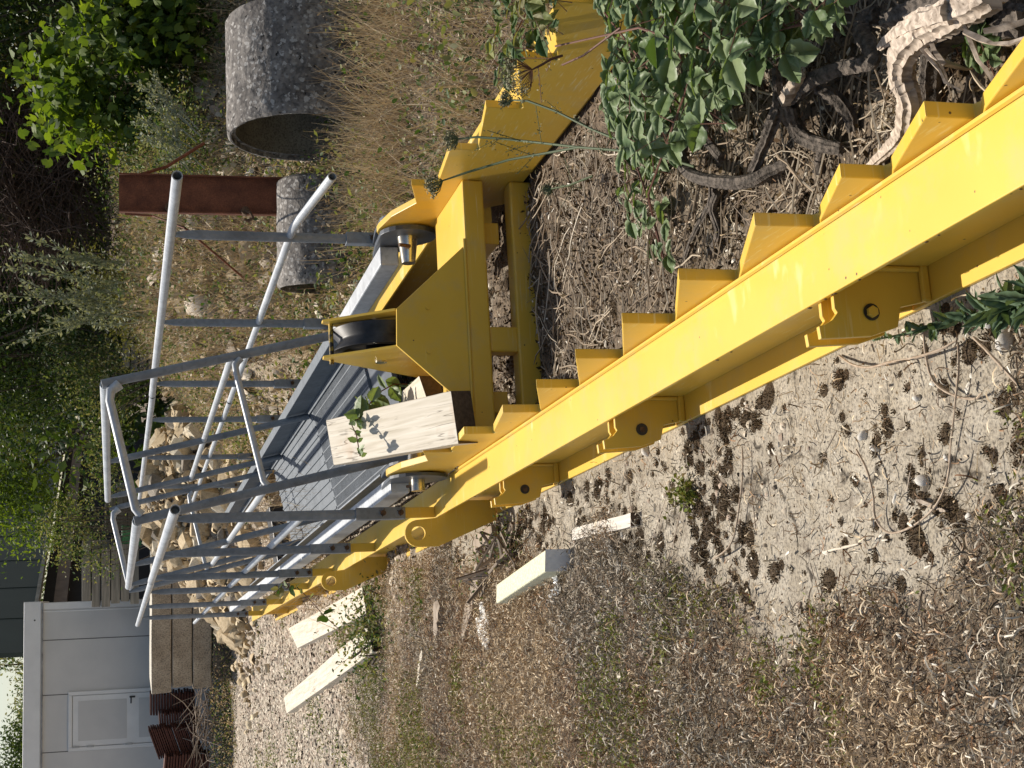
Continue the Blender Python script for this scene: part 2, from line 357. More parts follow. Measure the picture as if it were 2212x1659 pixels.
def height(x, y):
    x = np.asarray(x, float); y = np.asarray(y, float)
    crest = 1.12 * sst(-1.2, .9, x) * sst(9.6, 12.6, y + .35 * np.sin(x * 1.7))
    heap = 1.12 * np.exp(-(((x + 1.35) / 1.35) ** 2 + ((y - 17.3) / 1.5) ** 2) ** 1.4)
    side = .55 * sst(2.6, 5.5, x) * sst(3, 8, y)
    far = 1.2 * sst(13, 20, y) * sst(-1.0, 1.5, x)
    h = np.maximum(np.maximum(crest, heap), side) + far * .5
    rough = (fbm(x, y, .9, 1) - .5) * .10 * sst(6, 11, y) + (fbm(x, y, 3, 2) - .5) * .12 * sst(.15, .6, h)
    soil = (1 - padf(x, y)) * (.003 + .075 * np.clip(fbm(x, y, 6, 5) - .36, 0, 1)) * (y < 12)
    return h + rough * (y < 40) + soil
def nonuni(a, b, mid0, mid1, fine, growth=1.12):
    xs = list(np.arange(mid0, mid1 + fine, fine)); st = fine
    while xs[-1] < b: st *= growth; xs.append(xs[-1] + st)
    st = fine
    while xs[0] > a: st *= growth; xs.insert(0, xs[0] - st)
    return np.array(xs)
xs = nonuni(-220, 220, -2.6, 3.2, .035); ys = nonuni(-60, 420, 1.4, 13, .04)
GX, GY_ = np.meshgrid(xs, ys); GZ = height(GX, GY_)
V = np.stack([GX, GY_, GZ], 2).reshape(-1, 3); nx = len(xs); ii = np.arange((len(ys) - 1) * (nx - 1)); r0 = ii // (nx - 1) * nx + ii % (nx - 1)
def ground_mat():
    m, n, p = newmat("ground")
    at = n.nodes.new("ShaderNodeAttribute"); at.attribute_name = "pad"; bk = n.nodes.new("ShaderNodeAttribute"); bk.attribute_name = "bank"
    gr = n.nodes.new("ShaderNodeAttribute"); gr.attribute_name = "gravel"
    a = noise(n, 2.5, 8, .7); f = noise(n, 150, 3, .6); f2 = noise(n, 420, 2, .5); mid = noise(n, 22, 5, .7)
    con = ramp(n, a.outputs[0], [(.3, (.30, .27, .225)), (.7, (.43, .395, .335))]).outputs[0]
    sp = ramp(n, f.outputs[0], [(.34, (.34, .32, .30)), (.46, (.85, .85, .85)), (.62, (1.12, 1.1, 1.05))]); con = mixc(n, .9, con, mixc(n, 1, con, sp.outputs[0], 'MULTIPLY'))
    pv = n.nodes.new("ShaderNodeTexVoronoi"); pv.inputs["Scale"].default_value = 170; pt0 = n.nodes.new("ShaderNodeTexCoord"); n.links.new(pt0.outputs["Object"], pv.inputs["Vector"])
    pr = ramp(n, pv.outputs["Color"], [(.15, (.62, .60, .57)), (.3, (.97, .96, .94)), (.8, (1.08, 1.07, 1.04))]); con = mixc(n, 1, con, pr.outputs[0], 'MULTIPLY')
    bl = ramp(n, noise(n, 14, 6, .7).outputs[0], [(.38, (.82, .79, .74)), (.6, (1.04, 1.04, 1.04))]); con = mixc(n, 1, con, bl.outputs[0], 'MULTIPLY')
    tc = n.nodes.new("ShaderNodeTexCoord"); cv = n.nodes.new("ShaderNodeTexVoronoi"); cv.feature = 'DISTANCE_TO_EDGE'; cv.inputs["Scale"].default_value = .95
    wn = noise(n, 5, 5); va = n.nodes.new("ShaderNodeVectorMath"); va.operation = 'MULTIPLY_ADD'; n.links.new(wn.outputs["Color"], va.inputs[0]); va.inputs[1].default_value = (.25, .25, 0); n.links.new(tc.outputs["Object"], va.inputs[2]); n.links.new(va.outputs[0], cv.inputs["Vector"])
    ck = ramp(n, cv.outputs["Distance"], [(.004, (1, 1, 1)), (.012, (0, 0, 0))]); gt = ramp(n, mid.outputs[0], [(.45, (0, 0, 0)), (.55, (1, 1, 1))])
    con = mixc(n, mixc(n, 1, ck.outputs[0], gt.outputs[0], 'MULTIPLY'), con, (.05, .04, .028))
    st = ramp(n, noise(n, 9, 7, .75).outputs[0], [(.56, (0, 0, 0)), (.66, (.75, .75, .75))]); con = mixc(n, st.outputs[0], con, (.15, .12, .09))
    soil = ramp(n, mid.outputs[0], [(.3, (.05, .035, .022)), (.5, (.11, .08, .052)), (.72, (.24, .18, .12))]).outputs[0]
    s2 = ramp(n, f.outputs[0], [(.35, (.4, .4, .4)), (.65, (1.4, 1.35, 1.3))]); soil = mixc(n, 1, soil, s2.outputs[0], 'MULTIPLY')
    grv = ramp(n, f.outputs[0], [(.38, (.19, .15, .115)), (.5, (.36, .30, .235)), (.62, (.52, .46, .38))]).outputs[0]
    g2 = ramp(n, mid.outputs[0], [(.3, (.75, .72, .68)), (.7, (1.1, 1.1, 1.1))]); grv = mixc(n, 1, grv, g2.outputs[0], 'MULTIPLY')
    bkc = ramp(n, mid.outputs[0], [(.3, (.20, .155, .10)), (.5, (.38, .31, .22)), (.7, (.56, .50, .40))]).outputs[0]; bkc = mixc(n, 1, bkc, s2.outputs[0], 'MULTIPLY')
    soil = mixc(n, bk.outputs["Fac"], soil, bkc); c = mixc(n, gr.outputs["Fac"], soil, grv); c = mixc(n, at.outputs["Fac"], c, con)
    n.links.new(c, p.inputs["Base Color"]); p.inputs["Roughness"].default_value = .95; bump(n, p, f.outputs[0], .5, .004)
    return m
fq = np.stack([r0, r0 + 1, r0 + nx + 1, r0 + nx], 1)
ground = np_mesh("ground", V, fq, 4, ground_mat(), kind="structure", smooth=True)
pa = ground.data.attributes.new("pad", 'FLOAT', 'POINT'); pa.data.foreach_set("value", padf(V[:, 0], V[:, 1]).astype(np.float32))
pb_ = ground.data.attributes.new("bank", 'FLOAT', 'POINT'); pb_.data.foreach_set("value", (sst(.02, .2, V[:, 2]) * sst(9, 10.5, V[:, 1]) * sst(15.8, 14.8, V[:, 1])).astype(np.float32))
def gravelf(x, y): return sst(5.5, 9.5, y + (fbm(x, y, 1.5, 8) - .5) * 3) * (1 - sst(-.6, .1, x - (-.05 * y))) 
pg = ground.data.attributes.new("gravel", 'FLOAT', 'POINT'); pg.data.foreach_set("value", gravelf(V[:, 0], V[:, 1]).astype(np.float32))

# ================================================================ the yellow ramp frame
O = W(1.3, 5.0, 0); OFF = (1.3, 5.0, 0)      # local frame: x = t, y = s
frame = thing("ramp_frame", "long yellow steel ramp frame with saw-toothed side plates and galvanised guard rails", "ramp frame", O, AZ)
def ts(p, q, d): return (d, p, q)            # outline (s, z), extruded over t
def tz(p, q, d): return (p, d, q)            # outline (t, z), extruded over s
def beam(t0, t1, web, e0, name="side_beam"):
    b = MB(OFF); b.box((t0, .85, 0), (t1, 14.4, .012)); b.box((web - .005, .85, .012), (web + .005, 14.4, .213)); b.box((t0 + .012 * e0, .85, .213), (t1 + (0 if e0 > 0 else -.012), 14.4, .225))
    return b.build(name, Y, frame, bev=.0025)
beam(.647, .799, .723, 1)
beam(1.841, 1.993, 1.917, -1)
ris = [(.98, .300), (1.25, .303), (1.525, .305), (1.795, .311), (2.065, .311), (2.33, .349), (2.70, .354), (3.07, .350), (3.44, .348), (3.815, .346), (4.19, .347), (4.57, .381), (4.95, .443)]
val = [.22, .22, .22, .22, .221, .221, .218, .216, .216, .216, .226, .277, .337]
def tooth_plate(dz=0.0):
    P = [(.9, .03), (.9, .23)]
    for k, (s, pz) in enumerate(ris):
        vz = val[k]; ch = .04 if s < 2.5 else (.012 if s < 4 else .05)
        P += [(s - ch, vz + (.014 if ch > .02 else .004)), (s - .012, vz - .001), (s, vz + .004), (s, pz)]
    P += [(5.15, .385), (5.32, .452)]
    for k in range(10):
        a = R_(100 - k * 21); P.append((5.50 + .125 * math.cos(a), .352 + .125 * math.sin(a)))
    P += [(5.30, .235), (5.12, .03)]
    return P
for t0, t1 in ((.800, .826), (1.812, 1.838)):
    MB(OFF).prism(tooth_plate(), ts, t0, t1).build("toothed_side_plate", Y, frame, bev=.0025)
b = MB(OFF); b.tube([(.793, .86, .228), (.793, 5.35, .228)], .006, 6); b.build("weld_seam", Y, frame, smooth=True)
b = MB(OFF)
for _ in range(13):
    s_ = random.choice((random.uniform(1.5, 5.2), random.uniform(1.5, 3.0))); l_ = random.uniform(.002, .008); b.box((.6575, s_, .2135 + random.uniform(0, .006)), (.6585, s_ + l_, .2215))
b.build("paint_chips", RUST2, frame)
# cross members
MB(OFF).box((.828, 4.862, .003), (1.811, 4.95, .088)).build("lower_cross_tube", Y, frame, bev=.008)
MB(OFF).box((.828, 4.862, .190), (1.811, 4.955, .270)).build("upper_cross_tube", Y, frame, bev=.008)
MB(OFF).box((1.155, 4.868, .085), (1.25, 4.94, .193)).build("cross_tube_stub", Y, frame, bev=.008)
b = MB(OFF); b.prism([(.93, .268), (1.56, .268), (1.312, .535), (1.176, .54)], tz, 4.866, 4.878); b.build("gusset_plate", Y, frame, bev=.0015)
b = MB(OFF); b.tube([(.93, 4.862, .272), (1.58, 4.862, .272)], .006, 6)
for q in ((1.316, .422), (1.153, .425)): b.tube([(q[0], 4.860, q[1]), (q[0], 4.867, q[1])], .0075, 10)
b.build("weld_and_plugs", Y, frame, smooth=True)
b = MB(OFF); b.box((.828, 4.955, .258), (1.811, 5.35, .266)); b.build("top_plate", Y, frame, bev=.002)
# longitudinal piece between the cross tube and the hinge
b = MB(OFF); b.prism([(4.93, .12), (4.93, .262), (5.36, .262), (5.5, .20), (5.5, .12)], ts, 1.585, 1.668); b.build("hinge_strut", Y, frame, bev=.004)
b = MB(OFF); b.prism([(4.93, .12), (4.93, .262), (5.36, .262), (5.5, .20), (5.5, .12)], ts, .94, 1.02); b.build("hinge_strut", Y, frame, bev=.004)
b = MB(OFF)
for t in (1.176, 1.312):
    s_ = [(4.878, .30), (4.878, .54), (5.055, .776), (5.085, .776), (5.44, .29), (5.3, .272)]
    bb = MB(OFF); bb.prism(s_, ts, t - .005, t + .005); bb.build("pulley_cheek", Y, frame, bev=.0015)
MB(OFF).tube([(1.155, 5.085, .742), (1.333, 5.085, .742)], .0085, 10).build("keeper_bar", simple("worn yellow bar", (.03, .022, .015), (.6, .4, .05), 30, .6, 0, .2, lo=.45, hi=.55), frame, smooth=True)
# pulley wheel with grooved rim, disc, hub and axle
def lathe(b, prof, fn, n=48):
    m_ = len(prof); vs = []
    for k in range(n):
        a = 2 * math.pi * k / n
        vs += [fn(r, ax, a) for r, ax in prof]
    b.add(vs, [(k * m_ + i, ((k + 1) % n) * m_ + i, ((k + 1) % n) * m_ + (i + 1) % m_, k * m_ + (i + 1) % m_) for k in range(n) for i in range(m_)])
pc = (5.105, .555)
fnp = lambda r, ax, a: (1.244 + ax, pc[0] + r * math.cos(a), pc[1] + r * math.sin(a))
b = MB(OFF); lathe(b, [(.03, -.03), (.055, -.03), (.055, -.012), (.125, -.010), (.145, -.04), (.183, -.042), (.183, -.036), (.158, -.006), (.158, .006), (.183, .036), (.183, .042), (.145, .04), (.125, .010), (.055, .012), (.055, .03), (.03, .03)], fnp)
wh = b.build("pulley_wheel", DARKST, frame, smooth=True)
MB(OFF).tube([(1.195, *pc), (1.205, *pc), (1.215, *pc)], .045, 20).build("hub", simple("grey hub", (.12, .13, .14), (.2, .21, .22), 20, .4, .3), wh, smooth=True)
MB(OFF).tube([(1.166, *pc), (1.32, *pc)], .022, 20).build("axle", STEEL, wh, smooth=True)
# hinge: grey lug plates, pins, grey box beams
def lug(t0, t1, e):
    P = []
    for k in range(13):
        a = R_(225 - 15 * k - 45 * 0 ); P.append((5.50 + .118 * math.cos(a), .352 + .118 * math.sin(a)))
    P = [(5.50 + .118 * math.cos(R_(a)), .352 + .118 * math.sin(R_(a))) for a in range(100, 331, 15)][::1]
    P += [(5.72, .358), (5.80, .37), (5.80, .445), (5.64, .462)]
    return MB(OFF).prism(P, ts, t0, t1)
for t0, t1 in ((.780, .794), (.832, .846), (1.785, 1.805), (1.845, 1.860)): lug(t0, t1, 0).build("hinge_lug", BLUEG, frame, bev=.002)
def pin(a, b_, c):
    q = MB(OFF); q.tube([(a[0], 5.50, .352), (b_[0], 5.50, .352)], [a[1], b_[1]], 24)
    q.tube([(c, 5.5, .352), (b_[0], 5.5, .352)], .028, 24); return q
pin((.925, .028), (.846, .040), .735).build("hinge_pin", STEEL, frame, smooth=True)
pin((1.675, .028), (1.785, .042), 1.88).build("hinge_pin", STEEL, frame, smooth=True)
b = MB(OFF); b.tube([(.757, 5.515, .372), (.757, 5.53, .392)], .006, 8); b.build("split_pin", RUST2, frame, smooth=True)
MB(OFF).tube([(1.735, 5.455, .352), (1.735, 5.44, .40)], .008, 8).build("split_pin", RUST2, frame, smooth=True)
MB(OFF).box((.742, 5.60, .365), (.812, 14.35, .445)).build("box_beam", GALV, frame, bev=.006)
MB(OFF).box((1.702, 5.62, .367), (1.784, 14.35, .447)).build("box_beam", GALV, frame, bev=.006)
# transverse bracket plates in the beam's web
A_P = [(.719, .016), (.652, .016), (.640, .073), (.601, .083), (.583, .140), (.577, .246), (.601, .248), (.604, .236), (.613, .219), (.627, .207), (.636, .212), (.719, .212)]
for s, bolt in ((2.31, 1), (3.55, 0), (4.72, 0)):
    b = MB(OFF)
    for k, ds in enumerate((0, .05)):
        b.prism([(t + (0 if k == 0 else -.003) , z) for t, z in A_P], tz, s + ds, s + ds + .012)
    pl = b.build("coupling_bracket", Y, frame, bev=.0015)
    b = MB(OFF); b.box((.648, s - .014, .0125), (.72, s - .002, .03)); b.box((.707, s - .014, .03), (.7175, s - .002, .2)); b.build("weld_bead", Y, pl, bev=.004)
    b = MB(OFF); b.tube([(.629, s - .001, .137), (.629, s - .003, .137)], .0165, 18)
    b.build("drilled_hole", DARKST, pl, smooth=True)  # dark disc on the plate, stands in for the shade in a hole
    if bolt: MB(OFF).tube([(.628, s - .012, .138), (.628, s - .003, .138)], .0115, 6).build("bolt", Y, pl, bev=.001)
    else: MB(OFF).tube([(.628, s - .006, .137), (.628, s - .004, .137)], .008, 10).build("bolt", RUST2, pl)
def ear(s):
    outer = [(.62, .016), (.703, .016), (.703, .148), (.664, .208), (.636, .262)]
    cx, cz, r, hr = .5755, .342, .054, .029
    arc = [(cx + r * math.cos(R_(a)), cz + r * math.sin(R_(a))) for a in range(10, 181, 17)]
    outer += arc + [(.5215, .26)]
    bm = bmesh.new(); vo = [bm.verts.new(tuple(np.array(tz(p, q, s)) - OFF)) for p, q in outer]
    n = 20; vi = [bm.verts.new(tuple(np.array((cx + hr * math.cos(2 * math.pi * k / n), s, cz + hr * math.sin(2 * math.pi * k / n))) - OFF)) for k in range(n)]
    eo = [bm.edges.new((vo[i], vo[(i + 1) % len(vo)])) for i in range(len(vo))]; ei = [bm.edges.new((vi[i], vi[(i + 1) % n])) for i in range(n)]
    bmesh.ops.triangle_fill(bm, edges=eo + ei, use_beauty=True)
    r_ = bmesh.ops.extrude_face_region(bm, geom=list(bm.faces)); vv = [g for g in r_['geom'] if isinstance(g, bmesh.types.BMVert)]
    bmesh.ops.translate(bm, verts=vv, vec=(0, .018, 0)); bmesh.ops.recalc_face_normals(bm, faces=bm.faces)
    me = bpy.data.meshes.new("coupling_ear"); bm.to_mesh(me); bm.free(); return link("coupling_ear", me, Y, frame)
for s in (5.58, 8.06): ear(s)
for s in (10.6, 11.9, 13.1):
    MB(OFF).box((.66, s, .0125), (.717, s + .01, .2125)).build("web_stiffener", Y, frame)
# guard rail posts and rails, both sides
POSTS = [5.79, 7.26, 8.78, 9.98, 11.64, 13.32]
def post(t, s):
    f = MB(OFF); f.box((t - .022, s - .006, .226), (t + .022, s + .004, .44)); f.box((t + .016, s + .004, .226), (t + .022, s + .05, .36)); fo = f.build("post_foot", Y, frame, bev=.002)
    q = MB(OFF); zz = [.47, 1.17, 1.22, 1.26, 1.29]; rr = [.0205, .0205, .018, .012, .008]
    q.tube([(t, s + .012, z) for z in zz], rr, 14); q.build("post_tube", GALV_D, frame, smooth=True)
    q = MB(OFF); q.box((t - .0245, s - .014, .352), (t + .0245, s - .007, .56)); q.box((t + .0205, s - .007, .352), (t + .0245, s + .035, .56)); q.box((t - .0245, s - .007, .352), (t - .0205, s + .035, .56))
    sl_ = q.build("post_sleeve", GALV_D, frame, bev=.003)
    for z in (.372, .446):
        k = MB(OFF); k.tube([(t, s - .024, z), (t, s - .013, z)], .0115, 12); k.tube([(t - .016, s - .028, z + .006), (t, s - .026, z), (t + .018, s - .027, z - .004)], .0016, 5)
        k.tube([(t, s - .026, z), (t + .008, s - .03, z + .018)], .0016, 5); k.build("bolt", RUST2, sl_, smooth=True)
for s in POSTS: post(.683, s); post(1.87, s)
MB(OFF).pipe((.683, 5.50, 1.292), (.683, 9.02, 1.306), .0205).build("top_rail", GALV, frame, smooth=True)
MB(OFF).pipe((.683, 9.06, 1.303), (.683, 14.6, 1.318), .0198).build("top_rail", GALV, frame, smooth=True)
MB(OFF).pipe((.705, 6.05, .752), (.705, 10.25, .760), .0175).build("middle_rail", GALV, frame, smooth=True)
MB(OFF).pipe((.705, 10.30, .758), (.705, 15.1, .745), .017).build("middle_rail", GALV, frame, smooth=True)
MB(OFF).pipe((1.87, 5.10, 1.290), (1.87, 9.13, 1.292), .0205).build("top_rail", GALV, frame, smooth=True)
MB(OFF).pipe((1.87, 9.17, 1.289), (1.87, 14.6, 1.30), .0198).build("top_rail", GALV, frame, smooth=True)
b = MB(OFF); b.pipe((1.875, 5.06, .722), (1.875, 5.62, .790), .0175); b.tube([(1.875, 5.62, .790), (1.875, 5.70, .796), (1.875, 9.35, .79)], .0175, 14); b.build("middle_rail", GALV, frame, smooth=True)
MB(OFF).pipe((1.875, 9.40, .788), (1.875, 14.6, .78), .017).build("middle_rail", GALV, frame, smooth=True)

# ================================================================ the tilted walkway section with its hoop rails
RHO = R_(12.7); T0, Z0 = 1.656, .372
def K(u, s, n): return (T0 + u * math.cos(RHO) - n * math.sin(RHO), s, Z0 + u * math.sin(RHO) + n * math.cos(RHO))
walk = thing("walkway_section", "tilted galvanised walkway with ribbed deck and tube hoops lying inside the yellow frame", "walkway", W(1.3, 5, 0), AZ)
def kbox(b, u0, u1, s0, s1, n0, n1):
    return b.hexa([K(u0, s0, n0), K(u1, s0, n0), K(u1, s1, n0), K(u0, s1, n0), K(u0, s0, n1), K(u1, s0, n1), K(u1, s1, n1), K(u0, s1, n1)])
SA, SB, SC = 6.72, 8.45, 10.75
b = MB(OFF); kbox(b, -.705, 0, SA, SB, -.03, -.004)
k = -.69
while k < -.01: kbox(b, k, k + .007, SA, SB, -.004, .004); k += .056
b.build("grating_deck", simple("grating base", (.10, .115, .135), (.14, .16, .185), 8, .6, .1), walk)
b = MB(OFF); s = SA + .004
while s < SB: kbox(b, -.70, -.004, s, s + .007, -.0035, .002); s += .016
b.build("grating_teeth", DECKG, walk)
b = MB(OFF); kbox(b, -.705, 0, SB + .012, SC, -.03, 0)
k = -.69
while k < -.01: kbox(b, k, k + .012, SB + .014, SC - .002, 0, .007); k += .056
b.build("ribbed_deck", DECKG, walk, bev=.002)
b = MB(OFF); kbox(b, -.70, 0, 6.25, SA - .006, -.034, -.012); b.build("end_plate", BLUEG, walk)
b = MB(OFF); kbox(b, .001, .052, SA, 14.2, -.04, .138); kbox(b, -.03, 0, SA, 14.2, .0072, .013); b.build("kick_board", DECKG, walk, bev=.004)
b = MB(OFF); kbox(b, -.715, -.706, SA - .3, 14.2, -.06, .125); b.build("kick_board", GALV_D, walk, bev=.002)
b = MB(OFF); kbox(b, -.70, 0, SC + .1, SC + .32, -.16, -.13); kbox(b, -.70, 0, SC + .32, SC + .5, -.1, -.07); b.build("step", BLUEG, walk)
def ktube(pts, r, name, m=GALV_D, cap=True, hollow=False, n=14):
    b = MB(OFF)
    if hollow: b.pipe(K(*pts[0]), K(*pts[1]), r)
    else: b.tube([K(*p) for p in pts], r, n)
    return b.build(name, m, walk, smooth=True)
WD = .625
for s in (6.38, 8.60, 10.15, 10.82):
    for u in (-.03, -.03 - WD):
        if s == 6.38: ktube([(u, s, -.02), (u, s, 1.235)], .0205, "hoop_post")
        else: ktube([(u, s, .005), (u, s, 1.14), (u, s, 1.19), (u, s, 1.225)], [.0195, .0195, .014, .009], "hoop_post")
for s in (6.38, 10.82):
    ktube([(-.045, s, 1.165), (-.07, s - .005, 1.205), (-.11, s - .008, 1.218), (-.03 - WD + .05, s - .008, 1.218), (-.03 - WD + .02, s, 1.2)], [.028, .022, .019, .019, .022], "top_cross_bar", GALV)
    ktube([(-.045, s, .62), (-.07, s, .648), (-.11, s, .652), (-.03 - WD + .04, s, .652), (-.03 - WD + .015, s, .64)], [.02, .016, .0145, .0145, .016], "middle_cross_bar", GALV)
for u in (-.03, -.03 - WD):
    ktube([(u, 6.40, 1.222), (u, 10.28, 1.235)], .0215, "top_rail", GALV, hollow=True)
    ktube([(u, 6.40, .655), (u, 10.24, .655)], .016, "middle_rail", GALV, hollow=True)

# ================================================================ timbers and loose things on the ramp
def six(P, name, mats, label, cat, endmat=True, group=None, bev=.004, extra=None):
    """P: top corners near-right, near-left, far-left, far-right; thickness vector"""
    P, dn = P; o = np.mean(P, 0) + dn; b = MB(); x = P[3] - P[0]; L = np.linalg.norm(x); x = x / L
    z = -dn / np.linalg.norm(dn); z = z - x * (z @ x); z /= np.linalg.norm(z); y = np.cross(z, x); R = np.stack([x, y, z], 1)
    q = [R.T @ (p - o) for p in P]; d = R.T @ dn
    nr, nl, fl, fr = q
    segs = [0, .06, .13, .5, 1] if extra is None else extra
    vs = []
    for k in segs:
        a, c = lerp(nr, fr, k), lerp(nl, fl, k); j = np.array([0, random.uniform(-.002, .002), random.uniform(-.002, .002)]) * (0 < k < 1)
        vs += [a + j, c + j, c + d + j * .3, a + d + j * .3]
    n = len(segs); b.add(vs, [(4 * i + k, 4 * i + (k + 1) % 4, 4 * i + 4 + (k + 1) % 4, 4 * i + 4 + k) for i in range(n - 1) for k in range(4)])
    b.cur = 1; b.add(vs[:4], [(0, 1, 2, 3)]); b.cur = 1; b.add(vs[-4:], [(3, 2, 1, 0)])
    ob = b.build(name, mats, bev=bev, label=label, cat=cat, group=group)
    ob.matrix_world = Matrix.Translation(Vector(o)) @ Matrix(R.tolist()).to_4x4(); return ob
nr, nl = GS(973.6, 844.6, 4.70), GS(990, 958.7, 4.70); fr, fl = GS(704, 907.5, 5.50), GS(721, 1005, 5.50)
ax = (fr - nr) / np.linalg.norm(fr - nr); lat = (nl - nr); lat /= np.linalg.norm(lat); dnv = np.cross(ax, lat); dnv = dnv if dnv[2] < 0 else -dnv
six(([nr, nl, fl, fr], dnv * .085), "timber_beam", [TIMB, TIMBD], "short thick bleached timber leaning up from the yellow cross tube over the deck", "timber")
six(([GS(905, 812, 5.02), GS(935, 900, 5.02), GS(870, 930, 5.35), GS(868, 845, 5.35)], np.array([0, 0, -.07])), "timber_offcut", [TIMB, TIMBD], "cream timber offcut under the leaning beam, behind the yellow gusset plate", "timber")
PURP = simple("purple paint", (.45, .25, .42), (.55, .34, .52), 12, .8)
def gtimber(c, h, name, label, cat, mats=None, **kw):
    P = [G(*q, h) for q in c]; return six((P, np.array([0, 0, -(h - .002)])), name, mats or [TIMB, TIMBD], label, cat, **kw)
p1 = gtimber([(782, 1268), (791, 1326), (642, 1400), (623, 1357)], .075, "timber_plank", "long pale timber plank with a purple painted end beside the yellow beam", "plank", extra=[0, .02, .1, .5, 1])
me = p1.data; me.materials.append(PURP)
xs_ = sorted({round(v.co.x, 3) for v in me.vertices})
for p_ in me.polygons:
    if p_.material_index == 0 and p_.center.x < xs_[1] + .0001: p_.material_index = 2
p2 = gtimber([(792, 1352), (806, 1408), (619, 1541), (613, 1506)], .075, "timber_plank", "long pale split timber plank left of the purple ended one, weeds over its near end", "plank", group=None)
gtimber([(1362, 1107), (1362, 1137), (1236, 1167), (1236, 1141)], .03, "wood_offcut", "short grey-white wood offcut with dark end on the bare concrete", "offcut", mats=[GREYW if 0 else wood_mat("pale grey wood", (.5, .46, .40), (.68, .63, .55)), TIMBD], bev=.002)
st = gtimber([(1178, 1187), (1177, 1235), (1072, 1304), (1073, 1262)], .092, "foam_block", "yellowed white polystyrene block lying on the concrete left of the beam", "foam block", mats=[STYRO, simple("clean foam end", (.62, .64, .66), (.72, .74, .76), 60, .9, 0, .4)], bev=.006)  # end faces grey instead of yellowed
# broken grey-brown planks and bits on the ground
def slab(p0, p1, wd, h, name, label, cat, m, group=None, z0=.01, jag=.3):
    a, c = G(*p0, z0), G(*p1, z0); d = c - a; L = np.linalg.norm(d); d /= L; sidev = np.cross((0, 0, 1), d); o = (a + c) / 2; b = MB(o); n = 7; vs = []
    for i in range(n):
        k = i / (n - 1); q = wd * (.5 + (random.uniform(-jag, jag) * .5)) * (.55 if i in (0, n - 1) else 1); hh = h * random.uniform(.75, 1.1); cc = a + d * L * k + sidev * random.uniform(-1, 1) * wd * .1
        vs += [cc - sidev * q, cc + sidev * q, cc + sidev * q * .9 + (0, 0, hh), cc - sidev * q * .9 + (0, 0, hh)]
    b.add(vs, [(4 * i + k, 4 * i + (k + 1) % 4, 4 * i + 4 + (k + 1) % 4, 4 * i + 4 + k) for i in range(n - 1) for k in range(4)] + [(3, 2, 1, 0), tuple(4 * n - 4 + k for k in range(4))])
    return b.build(name, m, label=label, cat=cat, group=group, loc=o)
slab((1050, 1225), (1010, 1372), .085, .035, "broken_plank", "broken brown plank piece half buried left of the foam block", "plank", BROWNW)
slab((965, 1300), (958, 1370), .10, .05, "broken_plank", "dark split plank piece in the weeds near the white plastic sheet", "plank", BROWNW)
slab((1320, 1165), (1350, 1235), .05, .02, "broken_plank", "dark weathered stick like plank beside the short wood offcut", "plank", GREYW)
slab((920, 1405), (910, 1480), .045, .025, "wood_splinter", "narrow cream splinter of wood on the gravel with dry straw", "splinter", TIMB)
slab((1075, 1140), (1035, 1185), .06, .03, "wood_splinter", "short brown splinter on the concrete next to the yellow ear plate", "splinter", BROWNW)
slab((1985, 1080), (2048, 1105), .008, .006, "wood_splinter", "thin pale splinter lying across the near concrete edge", "splinter", BROWNW)
slab((1860, 1430), (1910, 1530), .014, .01, "wood_splinter", "thin straight grey splinter in the dry moss at the near left", "splinter", GREYW)
slab((1345, 1455), (1350, 1500), .03, .015, "wood_splinter", "small pale wood chip at the far left litter", "splinter", TIMB)
slab((660, 1225), (880, 1230), .02, .02, "wood_splinter", "thin dark stick hanging by the first guard post foot", "splinter", BROWNW, z0=.02) if 0 else None

def sheet(name, pts, label, cat, m, h=.03, seed=3, sub=14):
    """thin crumpled strip through ground points (px) with widths"""
    rnd = np.random.default_rng(seed); P = [G(x, y, .01) for x, y, w_ in pts]; Wd = [w_ for *_, w_ in pts]; n = (len(P) - 1) * sub; C_ = []; w2 = []
    for i in range(len(P) - 1):
        for j in range(sub): C_.append(lerp(P[i], P[i + 1], j / sub)); w2.append(lerp(Wd[i], Wd[i + 1], j / sub))
    C_ = np.array(C_); w2 = np.array(w2); o = C_.mean(0); m_ = 6; vs = []
    for i in range(len(C_)):
        d = C_[min(i + 1, len(C_) - 1)] - C_[max(0, i - 1)]; d /= np.linalg.norm(d); sv = np.cross((0, 0, 1), d)
        for j in range(m_): vs.append(C_[i] + sv * w2[i] * (j / (m_ - 1) - .5) * (1 + rnd.uniform(-.15, .15)) + np.array([0, 0, h * (abs(math.sin(i * .7 + j * 1.3)) * .7 + rnd.uniform(0, .5))]))
    b = MB(o); b.add(vs, [(i * m_ + j, i * m_ + j + 1, (i + 1) * m_ + j + 1, (i + 1) * m_ + j) for i in range(len(C_) - 1) for j in range(m_ - 1)])
    ob = b.build(name, m, smooth=True, label=label, cat=cat, loc=o); sm = ob.modifiers.new("solid", 'SOLIDIFY'); sm.thickness = .002; return ob
PLAS = simple("white plastic", (.66, .64, .60), (.8, .78, .74), 12, .5, 0, .2)
sheet("plastic_scrap", [(1052, 1300, .03), (1055, 1320, .06), (1068, 1335, .04), (1048, 1350, .09), (1062, 1375, .10), (1064, 1405, .03)], "crumpled white plastic strip on the weeds left of the foam block", "plastic", PLAS)
sheet("plastic_scrap", [(1205, 1235, .03), (1215, 1270, .045), (1190, 1303, .03)], "clear whitish plastic scrap under the near corner of the foam block", "plastic", simple("clear plastic", (.5, .54, .56), (.68, .70, .72), 40, .3, 0, .6), seed=9, h=.02)

